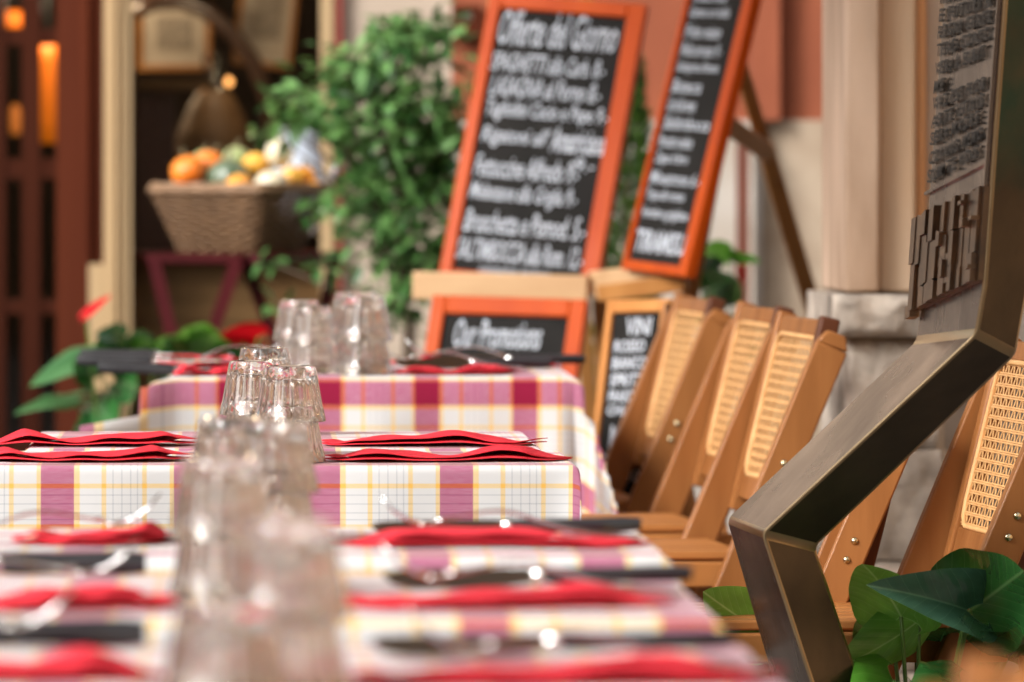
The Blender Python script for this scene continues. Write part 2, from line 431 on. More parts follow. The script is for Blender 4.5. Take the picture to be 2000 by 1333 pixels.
# window surround
wall_part('window_post', M['beige'], 205, 258, 0, TOP, DW - .14, DW + .05)
for k, (a, b_) in enumerate(((222, 227), (238, 242))):
    wall_part('post_moulding', M['beige'], a, b_, 0.02, TOP - .02, DW - .15, DW - .141)
wall_part('window_post', M['beige'], 626, 650, 0, TOP, DW - .04, DW + .1)
wall_part('window_trim', M['redtrim'], 650, 667, 0, TOP, DW - .03, DW + .1)
wall_part('small_post', M['beige'], 176, 204, wz(760), wz(515), DW - .13, DW - .03)
for i in range(7):
    wall_part('dado_board', M['olive'], 258, 626, wz(505 + 42 * (i + 1)) + .002, wz(505 + 42 * i), DW + .02 + (i % 2) * .004, DW + .06)
wall_part('window_sill', M['mahogany2'], 255, 628, wz(508), wz(492), DW - .04, DW + .08)
# door : leaf with glazed panes
wall_part('door_frame', M['mahogany2'], 111, 160, 0, wz(-520), DW - .05, DW + .08)
wall_part('door_frame', M['mahogany2'], 160, 174, 0, wz(-520), DW - .085, DW + .06)
wall_part('door_frame', M['mahogany2'], 174, 204, 0, wz(-520), DW - .06, DW + .07)
door = wall_part('door', M['mahogany'], 84 + 27, 84 + 28, 0.02, wz(-500), DW + .02, DW + .05)
mb = MB()
def dpx(x0, x1, y0, y1, ya=DW + .02, yb=DW + .06):
    mb.box(((wx(x0) + wx(x1)) / 2, (ya + yb) / 2, (wz(y0) + wz(y1)) / 2), (wx(x1) - wx(x0), yb - ya, wz(y0) - wz(y1)))
for a, b_ in ((-24, 10), (42, 78), (-100, -60), (-180, -140), (-260, -220), (-430, -300)):
    dpx(a, b_, -500, 1280)
dpx(110, 112, -500, 1280)
for a, b_ in ((-500, -440), (-240, -205), (55, 88), (310, 350), (585, 614), (860, 1280)):
    dpx(-429, 110.5, a, b_, DW + .024, DW + .056)
door.data = mb.build('door_leaf', M['mahogany'], None, off=FAC).data
bpy.data.objects.remove(bpy.data.objects['door_leaf'])
mb = MB(); dpx(-429, 110, -500, 1270, DW + .038, DW + .042)
mb.build('pane', M['pane'], door, off=FAC)
mb = MB(); mb.box(((wx(258) + wx(626)) / 2, DW + .05, (wz(-400) + wz(495)) / 2), (wx(626) - wx(258), .005, wz(-400) - wz(495))).build('window_pane', M['pane'], fac, off=FAC)
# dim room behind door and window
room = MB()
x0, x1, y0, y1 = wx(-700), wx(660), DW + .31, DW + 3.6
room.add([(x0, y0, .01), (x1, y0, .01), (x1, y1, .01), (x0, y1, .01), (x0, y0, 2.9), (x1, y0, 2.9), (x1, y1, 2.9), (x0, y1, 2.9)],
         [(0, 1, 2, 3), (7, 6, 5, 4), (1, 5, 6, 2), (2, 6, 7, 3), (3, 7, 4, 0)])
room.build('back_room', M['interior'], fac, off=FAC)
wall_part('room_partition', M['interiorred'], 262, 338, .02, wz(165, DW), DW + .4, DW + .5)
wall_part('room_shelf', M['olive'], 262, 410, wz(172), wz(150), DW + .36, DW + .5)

# surroundings that light the alley (outside the frame)
M['canvas'] = mat('ochre_canvas', (0.36, 0.235, 0.12, 1), (0.30, 0.19, 0.095, 1), rough=.9)
aw = thing('added_shade_awning', (.15, 8.2, 0), 'unseen ochre canvas awning on slim poles, added to shade the row of tables', 'awning')  # unseen, added to keep overhead light off the table tops
MB().grid(lambda u, v: (-.95 + 1.5 * u, -7.4 + 10.7 * v, 2.50 + .25 * (1 - abs(2 * u - 1)) + .02 * math.sin(v * 20)), 12, 24).build('canopy', M['canvas'], aw, smooth=True, solid=.004)
for sx in (-.9, .5):
    MB().bar((sx, -7.2, 0), (sx, -7.2, 2.5), .04, .04, (0, 1, 0)).build('pole', M['ochre'], aw)
MB().bar((-.9, 3.0, 0), (-.9, 3.0, 2.5), .04, .04, (0, 1, 0)).build('pole', M['ochre'], aw)
hb = MB().box((0, 0, 3), (24, .6, 6)); 
M['houseocre'] = mat('ochre_house_wall', (0.50, 0.33, 0.19, 1), (0.42, 0.27, 0.15, 1), scale=1, rough=.9)
h1 = hb.build('opposite_house', M['houseocre']); h1.location = (0, -16, 0); tag(h1, 'ochre house wall closing the alley behind the viewer', 'building')
h2 = MB().box((0, 0, 1.6), (.6, 26, 3.2)).build('side_house', M['houseocre']); h2.location = (-7.5, 0, 0); tag(h2, 'ochre house wall along the left side of the alley', 'building')
h3 = MB().box((0, 0, 2.2), (.6, 24, 4.4)).build('side_house', M['houseocre']); h3.location = (4.5, .6, 0); tag(h3, 'ochre house wall along the right side of the alley', 'building')

# right hand stone pilaster
def pil():
    d = 10.5
    base = Vector((wx(1740, d), d + .1, 0))
    t = thing('stone_pilaster', base, 'tall pinkish travertine pilaster on a rough weathered plinth behind the folding chairs', 'pilaster')
    def b(name, m, a, b_, z0, z1, ya, yb, bev=.006):
        fbox(name, m, wx(a, d), wx(b_, d), z0, z1, ya, yb, t, bev, base)
    zt = wz(572, d)
    b('shaft', M['stone'], 1648, 1716, zt, 4.2, d - .03, d + .4)
    b('shaft', M['stonetan'], 1716, 1790, zt, 4.2, d, d + .4)
    M['edge'] = mat('tan_stone_edge', (0.62, 0.30, 0.12, 1), (0.52, 0.33, 0.2, 1), scale=5, stretch=(1, 1, .2), rough=.9)
    b('shaft_edge', M['edge'], 1790, 1812, zt, 4.2, d + .02, d + .4)
    b('shaft_edge', M['cream'], 1812, 1850, .02, 4.2, d + .05, d + .4)
    def stone(name, x0, x1, z0, z1, ya, yb, seed):
        mb = MB()
        nx, nz = 28, 10
        def fn(u, v):
            x = x0 + (x1 - x0) * u; z = z0 + (z1 - z0) * v
            e = min(1, min(u, 1 - u) * 14) ** .5 * min(1, min(v, 1 - v) * 5 + .25) ** .5
            q = mnoise.noise(Vector((x * 22, z * 22, seed))) * .012 + mnoise.noise(Vector((x * 60, z * 60, seed))) * .006
            return (x, ya - .03 * e + q + .03, z)
        mb.grid(fn, nx, nz)
        mb.box(((x0 + x1) / 2, (ya + .035 + yb) / 2, (z0 + z1) / 2), (x1 - x0 - .01, yb - ya - .035, z1 - z0 - .006))
        mb.build(name, M['rough'], t, off=base, smooth=True, ang=50)
    stone('plinth_cap', wx(1612, d), wx(1850, d), wz(655, d), zt, d - .16, d + .4, 1)
    zz = wz(657, d)
    k = 0
    while zz > .02:
        z2 = max(0.0, zz - .17)
        stone('plinth_block', wx(1640 - 14 * min(k, 2), d), wx(1830 + 6 * k, d), z2 + .002, zz, d - .12 - .01 * (k % 2), d + .4, k + 3)
        zz = z2; k += 1
pil()
# rough grey stone wall to the right
mbw = MB()
dR = 10.62
def fnw(u, v):
    x = wx(1832, dR) + 3.0 * u; z = 3.6 * v
    return (x, dR + mnoise.noise(Vector((x * 9, 0, z * 9))) * .02 + mnoise.noise(Vector((x * 30, 3, z * 30))) * .008, z)
mbw.grid(fnw, 150, 160)
mbw.box((wx(1832, dR) + 1.5, dR + .25, 1.8), (3.0, .4, 3.6))
M['greywall'] = mat('grey_rough_render', (0.42, 0.37, 0.32, 1), (0.25, 0.215, 0.185, 1), scale=5, rough=.95, bump=.8, bscale=50)
tag(mbw.build('stone_wall', M['greywall'], smooth=True), 'rough grey rendered stone wall at the right behind the bronze bar', 'wall')

# ------------------------------------------------------------ things seen inside the window
def pic(px0, py0, px1, py1, d, lean, label, seed):
    c = P((px0 + px1) / 2, (py0 + py1) / 2, d); wd = (px1 - px0) / FP * d; h = (py1 - py0) / FP * d
    t = thing('framed_picture', c, label, 'picture', 'pictures inside the window')
    f = MB(); b = .012
    f.box((0, 0, h / 2 - b / 2), (wd, .02, b)).box((0, 0, -h / 2 + b / 2), (wd, .02, b))
    f.box((-wd / 2 + b / 2, 0, 0), (b, .02, h - 2 * b)).box((wd / 2 - b / 2, 0, 0), (b, .02, h - 2 * b))
    f.build('frame', M['ochre'], t)
    mm = mat('grey_print', (0.52, 0.46, 0.38, 1), (0.46, 0.40, 0.33, 1), scale=5, rough=.8)
    MB().box((0, .004, 0), (wd - 2 * b, .006, h - 2 * b)).build('print_sheet', mm, t)
    m2 = mat('grey_engraving', (0.20, 0.17, 0.14, 1), (0.38, 0.33, 0.27, 1), scale=60, rough=.8)
    MB().box((0, -.001, .01), (wd * .5, .003, h * .5)).build('engraving', m2, t)
    t.rotation_euler = (0, R(lean), 0)
pic(268, 8, 412, 138, 16.3, 0, 'wide framed grey engraving hanging left inside the dim window', 1)
pic(462, -60, 578, 132, 16.4, 6, 'tall tilted grey framed print hanging right inside the dim window', 2)
hoop = MB().tube([P(*q, 16.0) for q in ((262, 22), (300, 6), (350, 2), (400, 20), (450, 62), (492, 118), (522, 190), (535, 270), (538, 350))], .02, 10)
M['bent'] = mat('dark_bentwood', (0.085, 0.045, 0.03, 1), None, rough=.3, coat=.5)
tag(hoop.build('wooden_arch', M['bent'], smooth=True), 'dark glossy bentwood arch curving across the inside of the window', 'arch')
dj = P(418, 330, 15.6)
t = thing('wicker_demijohn', dj, 'round wicker covered demijohn in the window behind the gourds', 'bottle')
def dfl(i, r, a): return r * (1 + .02 * math.sin(a * 24 + i * math.pi))
prof = [(.001, -.30), (.075, -.30), (.10, -.2), (.105, -.1), (.10, .0), (.085, .08), (.06, .14), (.035, .18), (.001, .182)]
prof2 = []
for i in range(len(prof) - 1):
    for k in range(5):
        f = k / 5; prof2.append((prof[i][0] * (1 - f) + prof[i + 1][0] * f, prof[i][1] * (1 - f) + prof[i + 1][1] * f))
M['wickerd'] = mat('dark_wicker', (0.16, 0.085, 0.03, 1), (0.09, 0.045, 0.016, 1), scale=60, rough=.6)
MB().lathe(prof2, 48, fl=dfl).build('wicker_cover', M['wickerd'], t, smooth=True)
MB().lathe([(.02, .182), (.02, .24), (.026, .245), (.026, .26), (.001, .262)], 20).build('bottle_neck', M['pane'], t, smooth=True)
# lamps glowing inside
M['lampglow'] = emis('orange_lamp_glass', (0.78, 0.17, 0.004, 1), 0.24)
M['bulb'] = emis('small_warm_bulb', (1.0, 0.42, 0.12, 1), 1.8)
def lamp(px, py, wpx, hpx, d, label):
    c = P(px, py, d); wd = wpx / FP * d; h = hpx / FP * d
    t = thing('hanging_lamp', c, label, 'lamp', 'orange lamps behind the door glass')
    MB().lathe([(wd * .42, -h / 2), (wd * .5, -h * .3), (wd * .5, h * .3), (wd * .3, h / 2)], 20).build('lamp_shade', M['lampglow'], t, smooth=True)
    MB().tube([(0, 0, h / 2), (0, 0, 2.85 - c.z)], .004, 6).build('cord', M['black_metal'], t)
lamp(93, 180, 50, 200, 16.0, 'tall glowing orange lamp behind the right door panes')
lamp(26, 38, 44, 34, 16.2, 'small glowing orange lamp high behind the left door panes')
lamp(30, 235, 22, 60, 16.4, 'slim dim orange lamp behind the lower left door pane')
bpy.data.objects['lamp_shade.002'].data = bpy.data.objects['lamp_shade.002'].data.copy()
bpy.data.objects['lamp_shade.002'].data.materials[0] = emis('dim_lamp_glass', (0.7, .22, .04, 1), .14)
for px, py, lb in ((447, 161, 'bright small amber bulb above the wicker demijohn'), (397, 170, 'fainter small amber bulb left of the bright one inside the window')):
    c = P(px, py, 15.4)
    t = thing('light_bulb', c, lb, 'bulb', 'small bulbs inside the window')
    MB().lathe([(.001, -.009), (.006, -.007), (.009, 0), (.006, .007), (.001, .012)], 12).build('bulb_glass', M['bulb'] if px > 420 else emis('dim_bulb', (1, .35, .1, 1), 1.0), t, smooth=True)
    MB().tube([(0, 0, .012), (0, 0, 2.85 - c.z)], .002, 6).build('cord', M['black_metal'], t)

for c_, e_ in ((P(93, 180, 16.0), 5), (P(430, 60, 15.5), 4)):  # fill lights added to brighten the dark room; second sits in no lamp
    pl = bpy.data.lights.new('room_fill_light', 'POINT'); pl.energy = e_; pl.color = (1, .74, .48); pl.shadow_soft_size = .08
    po = bpy.data.objects.new('room_fill_light', pl); po.location = c_ + Vector((0, -.05, .25)); COL.objects.link(po)

# ------------------------------------------------------------ plaid tablecloths and tables
def table(x0, x1, y0, y1, ztop, label, clabel, uph, vph, ov=.25, seed=0, r=.010, flare=(.32, .32, .32, .32), legs=True):
    cx_, cy_ = (x0 + x1) / 2, (y0 + y1) / 2
    t = thing('cafe_table', (cx_, cy_, 0), label, 'table', 'small cafe tables in a row')
    W_, D_ = x1 - x0 - .01, y1 - y0 - .01
    MB().box((0, 0, ztop - .018), (W_, D_, .025)).build('table_top', M['tablewood'], t, bevel=.003)
    for sx in (-1, 1):
        for sy in (-1, 1):
            MB().bar((sx * (W_ / 2 - .04), sy * (D_ / 2 - .04), 0), (sx * (W_ / 2 - .04), sy * (D_ / 2 - .04), ztop - .031), .04, .04, (0, 1, 0)).build('leg', M['tablewood'], t)
    # the cloth: one sheet draped over the edges
    hx, hy = W_ / 2 + .006 - r, D_ / 2 + .006 - r
    def axis(h):
        a = [-(h + ov) + ov * i / 16 for i in range(13)]
        a += [-h - .02, -h - .014, -h - .010, -h - .006, -h - .003, -h]
        n = max(8, int(2 * h / .025))
        a += [-h + 2 * h * i / n for i in range(1, n)]
        a += [h, h + .003, h + .006, h + .010, h + .014, h + .02]
        a += [h + ov * i / 16 for i in range(4, 17)]
        return sorted(set(round(q, 5) for q in a))
    ax, ay = axis(hx), axis(hy)
    def drop(e):
        if e <= 0: return 0.0, 0.0
        th = e / r
        if th < math.pi / 2: return r * math.sin(th), r * (1 - math.cos(th))
        return r, r + e - r * math.pi / 2
    mb = MB(); nx = len(ax)
    for j, b in enumerate(ay):
        for i, a in enumerate(ax):
            ex, ey = max(0, abs(a) - hx), max(0, abs(b) - hy)
            sx, sy = (1 if a > 0 else -1), (1 if b > 0 else -1)
            X, Y = min(abs(a), hx) * sx, min(abs(b), hy) * sy
            Mx, mn = max(ex, ey), min(ex, ey)
            fl = flare[(0 if sx < 0 else 1) + (0 if sy < 0 else 2)]
            ox, dx_ = drop(ex); oy, dy_ = drop(ey)
            dn = max(dx_, dy_) + .30 * mn
            wob = 0
            if mn == 0 and Mx > 0:
                s_ = (a if ey > 0 else b)
                wob = .010 * min(1, Mx / .12) * math.sin(s_ * 17 + seed * 2.1) + .004 * min(1, Mx / .1) * math.sin(s_ * 43 + seed)
            X += sx * (ox + fl * mn + (wob if ex > 0 else 0)); Y += sy * (oy + fl * mn + (wob if ey > 0 else 0))
            Z = ztop - dn
            if Mx == 0:
                Z -= .0016 * (1 + math.sin(a * 15 + seed)) * max(0, abs(b) / hy - .9) * 10
                Z += .0012 * mnoise.noise(Vector((a * 9 + seed, b * 22, 0))) + .0006
            mb.v.append(Vector((X, Y, Z)))
            mb.uv[len(mb.v) - 1] = (a + cx_ - uph + 151 * .151, -(b + hy + r * .5) + vph + 151 * .151)
    for j in range(len(ay) - 1):
        for i in range(nx - 1):
            k = j * nx + i
            mb.f.append((k, k + 1, k + nx + 1, k + nx))
    c = mb.build('tablecloth', M['cloth'], None, smooth=True, solid=.0009)
    c.location = (cx_, cy_, .0025)
    tag(c, clabel, 'tablecloth', 'plaid tablecloths')
    return t

ZT = .75
Z1 = .769
table(-.116, .518, 10.5, 11.25, Z1, 'cafe table farthest back beside the chalkboards, crimson check cloth', 'plaid cloth with crimson squares along its edge, on the farthest table', .3016, .106, flare=(2.1, .34, .3, .3), seed=1, r=.018)
table(-.265, .362, 8.22, 8.78, ZT, 'cafe table pushed up behind the sharply focused one', 'plaid cloth on the table touching the back of the sharply focused table', .262, .02, seed=2)
table(-.325, .380, 7.75, 8.17, ZT, 'cafe table in sharp focus in the middle of the row', 'sharply focused white, mauve and yellow plaid cloth in the middle', .261, .011, seed=3, r=.006, flare=(.3, .12, .3, .3))
table(-.325, .372, 5.92, 6.40, ZT, 'blurred cafe table just in front of the sharply focused one', 'blurred plaid cloth on the table just in front of the sharply focused one', .180, .019, seed=4, r=.012)
table(-.325, .358, 5.10, 5.66, ZT, 'blurred cafe table second from the camera', 'very blurred plaid cloth on the second table from the camera', .200, .03, seed=5, r=.012)
table(-.325, .356, 4.05, 4.80, ZT, 'most blurred cafe table nearest the camera', 'most blurred plaid cloth along the bottom edge of the picture', .200, .10, seed=6, r=.012)

# ------------------------------------------------------------ paper napkins
def napkin(x0, x1, y, z, label, seed, wd=.13, amp=.014, rot=0.0):
    amp *= 1.25
    rnd = random.Random(seed)
    ph, p2, p3 = rnd.random() * 6, rnd.random() * 6, rnd.random() * 6
    L = x1 - x0
    def fn(u, v, lay):
        e = min(1, min(u, 1 - u) / .16)
        sk = .018 * (v - .5) * (1 if seed % 2 else -1)
        x = L * (u - .5) + sk
        yy = (v - .5) * wd * (.25 + .75 * e ** .6) + .006 * math.sin(u * 7 + p2)
        hump = .62 + .26 * math.sin(u * 7.5 + ph) + .14 * math.sin(u * 15 + p2)
        z_ = .0012 + max(0, amp * max(0, hump) * (math.sin(math.pi * min(1, max(0, v * .8 + .22))) ** .7) * e)
        tip = max(0, u - .9) * 10
        z_ += tip * .006 * (1 if seed % 3 else .2) + max(0, .06 - u) * 8 * .01 * (seed % 2)
        z_ += .0008 * math.sin(u * 24 + v * 5 + p3) * e
        z_ = max(.0012, z_)
        return (x, yy - lay * .006, .0010 + (z_ - .001) * (1 - .62 * lay) - lay * .0003)
    mb = MB()
    mb.grid(lambda u, v: fn(u, v, 0), 60, 14)
    mb.grid(lambda u, v: fn(u, v * .94, 1), 60, 14)
    o = mb.build('paper_napkin', M['napkin'], None, smooth=True, solid=.0009)
    o.location = ((x0 + x1) / 2, y, z + .0042); o.rotation_euler = (0, 0, rot)
    return tag(o, label, 'napkin', 'red paper napkins')
S = lambda px, d: (px - CX) / FP * d
napkin(S(645, 7.86), S(1106, 7.86), 7.88, ZT, 'crisp red napkin right of the tumblers at the front of the sharply focused table', 3)
napkin(S(-60, 7.86), S(362, 7.86), 7.88, ZT, 'crisp red napkin left of the tumblers at the front of the sharply focused table', 4)
napkin(S(640, 8.3), S(1058, 8.3), 8.33, ZT, 'red napkin with pointed raised tip at the back right of the middle tables', 5, amp=.013)
napkin(S(-20, 8.3), S(375, 8.3), 8.33, ZT, 'red napkin with a tall hump at the back left of the middle tables', 8, amp=.016)
napkin(S(660, 6.1), S(1250, 6.1), 6.1, ZT, 'blurred red napkin under a knife and fork right, just before the sharp table', 6)
napkin(S(40, 6.1), S(345, 6.1), 6.13, ZT, 'blurred red napkin left, just before the sharp table', 7)
napkin(S(670, 5.3), S(1290, 5.3), 5.25, ZT, 'blurred red napkin right on the second table from the camera', 9, amp=.013)
napkin(S(-60, 5.3), S(330, 5.3), 5.24, ZT, 'blurred humped red napkin left on the second table from the camera', 10, amp=.014)
napkin(S(700, 4.5), S(1500, 4.5), 4.46, ZT, 'large blurred red napkin right on the nearest table', 11, amp=.014)
napkin(S(-120, 4.5), S(310, 4.5), 4.50, ZT, 'very blurred red napkin at the bottom left corner on the nearest table', 12)
for (a, b, y, lb, sd) in ((775, 1010, 10.62, 'red napkin right of the tumblers at the front of the farthest table', 13), (330, 470, 10.58, 'small red napkin corner under a knife at the front left of the farthest table', 14),
                          (800, 1090, 10.95, 'red napkin at the back right of the farthest table near the lower chalkboard', 15), (240, 460, 10.98, 'red napkin between two knives at the back left of the farthest table', 16),
                          (760, 900, 11.15, 'red napkin at the very back of the farthest table', 17), (370, 470, 11.1, 'folded red napkin peak at the far left back of the farthest table', 18)):
    napkin(S(a, y), S(b, y), y, Z1, lb, sd, amp=.012)

# ------------------------------------------------------------ cutlery
def make_fork(label, loc, rz, tilt):
    t = thing('fork', loc, label, 'fork', 'steel forks')
    mb = MB()
    # handle runs along -x (end) to +x (tines); lies on its back, tines curve up
    pts = []; 
    for k in range(17):
        x = -.12 + .185 * k / 16
        pts.append((x, 0, .004 + .015 * math.exp(-((x - .005) / .045) ** 2)))
    rs = [.0085, .0102, .0102, .0098, .009, .0082, .0074, .0066, .006, .0055, .005, .0046, .0042, .004, .0042, .006, .0105]
    mb.tube(pts, rs, 10, flat=.30)
    mb.tube([(.064, 0, .0045), (.072, 0, .0025), (.080, 0, .003)], [.0105, .0130, .0128], 10, flat=.16)
    for k in range(4):
        yy = -.0102 + .0068 * k
        mb.tube([(.078, yy, .003), (.09, yy, .006), (.104, yy, .014), (.116, yy, .026)], [.0020, .0019, .0016, .0009], 6)
    mb.build('fork_body', M['steel'], t, smooth=True)
    t.rotation_euler = (0, tilt, rz)
    return t
def make_knife(label, loc, rz, roll=0.0, tilt=0.0, stand=False):
    t = thing('knife', loc, label, 'knife', 'table knives with black handles')
    h = MB()
    pts = [(-.118 + .118 * k / 8, 0, 0) for k in range(9)]
    h.tube(pts, [.0085, .0100, .0100, .0096, .0092, .0090, .0092, .0096, .0085], 12, flat=.62)
    h.build('handle', M['handle'], t, smooth=True, ang=50)
    MB().tube([(0, 0, 0), (.004, 0, 0), (.009, 0, 0)], [.0085, .0085, .006], 12, flat=.8).build('bolster', M['steel'], t, smooth=True, ang=50)
    b = MB()
    prof = [(.009, -.006, .006), (.03, -.009, .007), (.07, -.010, .007), (.105, -.009, .007), (.12, -.006, .0065), (.128, .001, .0045)]
    for s_, th in ((1, .0009), (-1, .0009)):
        pass
    vs = []
    for x, z0, z1 in prof:
        vs += [(x, -.0009, z1), (x, .0009, z1), (x, 0.0002, z0), (x, -.0002, z0)]
    fs = []
    for i in range(len(prof) - 1):
        a = i * 4
        for q in range(4):
            q2 = (q + 1) % 4
            fs.append((a + q, a + 4 + q, a + 4 + q2, a + q2))
    fs += [(0, 1, 2, 3), tuple(len(vs) - 4 + q for q in (3, 2, 1, 0))]
    b.add(vs, fs).build('blade', M['steel'], t)
    t.rotation_euler = Euler((roll, tilt, rz))
    return t
PI = math.pi
# right-hand settings : handles to the right
def setting_right(d, pfx, pk, where, dz=0, dk=.13):
    make_fork('fork on the red napkin, ' + where, P(pfx, 0, d).xy.to_3d() + Vector((.0, 0, ZT + .013 + dz)), PI, R(-4))
    make_knife('knife with black handle pointing right, ' + where, P(pk, 0, d + dk).xy.to_3d() + Vector((0, 0, ZT + .012 + dz)), PI, tilt=R(1), roll=R(28))
setting_right(6.12, 989, 1000, 'blurred, just before the sharply focused table')
setting_right(5.28, 1033, 1062, 'blurred, right on the second table from the camera', .002, .17)
setting_right(4.45, 1137, 1092, 'very blurred, bottom right on the nearest table', .004, .2)
# left-hand settings : handles to the left
for d_, px, wh in ((6.12, 66, 'blurred, left just before the sharp table'), (5.36, -14, 'blurred, left on the second table from the camera'), (4.74, -175, 'very blurred, bottom left on the nearest table')):
    make_fork('fork pointing at the tumblers, ' + wh, P(px, 0, d_).xy.to_3d() + Vector((0, 0, ZT + .012)), 0, R(-5))
for d_, px, wh in ((5.62, 5, 'at the back left of the second table from the camera'), (4.77, -45, 'at the back left of the nearest table')):
    make_knife('thick black knife handle, ' + wh, P(px, 0, d_).xy.to_3d() + Vector((0, 0, ZT + .0145)), PI, roll=R(90))

# farthest table
for px, d_, lb, sgn, tz in ((340, 10.56, 'front black handled knife jutting past the left edge of the farthest table', 0, .012), (296, 10.72, 'middle black handled knife jutting farthest past the left table edge', 0, .022),
                           (300, 10.95, 'back black handled knife over a red napkin at the left of the farthest table', 0, .024)):
    make_knife(lb, Vector((S(px, d_), d_, Z1 + tz)), R(-3), roll=R(75), tilt=R(2) if px == 340 else 0)
for px, d_, lb in ((930, 10.8, 'black handled knife at the right middle of the farthest table'), (1000, 11.0, 'black handled knife at the back right corner of the farthest table')):
    make_knife(lb, Vector((S(px, d_), d_, Z1 + .016)), PI, roll=R(40))
make_fork('fork with tines raised beside the rear left tumbler of the farthest table', Vector((S(440, 10.9), 10.9, Z1 + .018)), 0, R(-12))
make_fork('fork lying across the red napkin right of the far tumblers', Vector((S(880, 10.68), 10.68, Z1 + .016)), PI, R(-5))
make_fork('fork at the very back right of the farthest table', Vector((S(930, 11.1), 11.1, Z1 + .014)), PI, R(-3))

# ------------------------------------------------------------ tumblers, upside down in nested stacks
def tumbler():
    H, RB, RR = .064, .0298, .0410       # height, base radius (on top), rim radius
    fac_n = 10; n = 160
    out, inn = [], []
    # profile from base (top, z=H) to rim (z=0)
    def rad(z): return RR + (RB - RR) * (z / H)
    P_out = [(0.0008, H - .0015), (RB * .55, H - .0015), (RB - .004, H), (RB - .0012, H - .0008), (RB, H - .003)]
    z = H - .006
    zs = [H - .006, H - .009, H - .0115, H - .013, H - .018, H - .028, H - .038, H - .044, H - .048, .012, .006, .002, 0.0006]
    for z in zs: P_out.append((rad(z) + (.0006 if z < .016 else 0), z))
    P_out.append((RR - .0008, 0.0)); 
    P_in = [(RR - .0018, .0006)]
    for z in (.004, .010, .014, .018, .024, .034, .040, .0445): P_in.append((rad(z) - .0022, z))
    P_in += [(rad(.048) - .0040, .0475), (rad(.049) - .008, .0488), (.010, .0492), (.0008, .0492)]
    prof = P_out + P_in
    no = len(P_out)
    def fl(i, r, a):
        if i < no:
            z = prof[i][1]
            if 5 <= i and z > H - .0125 : k = .9
            elif z > .016 and i >= 5: return r - .0005 * (1 + math.cos(a * 20 + .9))
            else: k = 0.0
            if i < 5: k = .2 if i >= 3 else 0
            # twelve wide flutes
            f = abs(math.sin(a * fac_n / 2))
            return r - .0014 * k * (1 - f ** .6) * 1.0
        else:
            z = prof[i][1]
            k = 1.0 if (.013 < z < .046) else 0.0
            return r - .00095 * k * (1 + math.cos(a * 20))
    mb = MB()
    # tall panel flutes start with a step below the heavy base
    mb.lathe(prof, n, fl=fl)
    mb.f = [f[::-1] for f in mb.f]
    o = mb.build('glass_tumbler', M['glass'], None, smooth=True, ang=26)
    return o
g0 = tumbler()
OFF = .0465
first = [True]
def stack(px, d, count, names, z=ZT, sc=1.0):
    base = Vector(((px - CX) / FP * d, d, z + .0042))
    for k in range(count):
        if first[0]:
            o = g0; first[0] = False
        else:
            o = g0.copy(); COL.objects.link(o)
        o.location = base + Vector((0, 0, k * OFF * sc)); o.scale = (sc,) * 3
        o.rotation_euler = (0, 0, random.random() * 2)
        tag(o, names[k], 'glass', 'upturned glass tumblers')
def nm(s_): return ['lower tumbler of the ' + s_, 'upper tumbler of the ' + s_, 'top tumbler of the ' + s_]
stack(566, 7.82, 2, nm('sharply focused stack at the table front edge'))
stack(497, 8.03, 2, nm('sharp stack just behind and left of the frontmost sharp one'))
stack(516, 8.62, 2, nm('stack peeking out behind the two sharp stacks'))
stack(452, 6.16, 2, nm('blurred stack left, just before the sharp table'))
stack(533, 6.08, 2, nm('blurred stack right, just before the sharp table'))
stack(432, 5.32, 2, nm('blurred stack left on the second table from the camera'))
stack(498, 5.45, 1, ['single blurred tumbler beside the stack on the second table from the camera'])
stack(560, 4.36, 2, nm('most blurred stack nearest the camera'))
stack(440, 4.28, 1, ['single very blurred tumbler left of the stack nearest the camera'])
stack(710, 10.58, 2, nm('tall far stack at the right on the farthest table'), Z1, 1.10)
stack(696, 10.78, 2, nm('far stack directly behind the rightmost one on the farthest table'), Z1, 1.12)
stack(610, 10.62, 2, nm('lower far stack in the middle on the farthest table'), Z1, .95)
stack(584, 10.80, 2, nm('leftmost far stack on the farthest table'), Z1, 1.0)

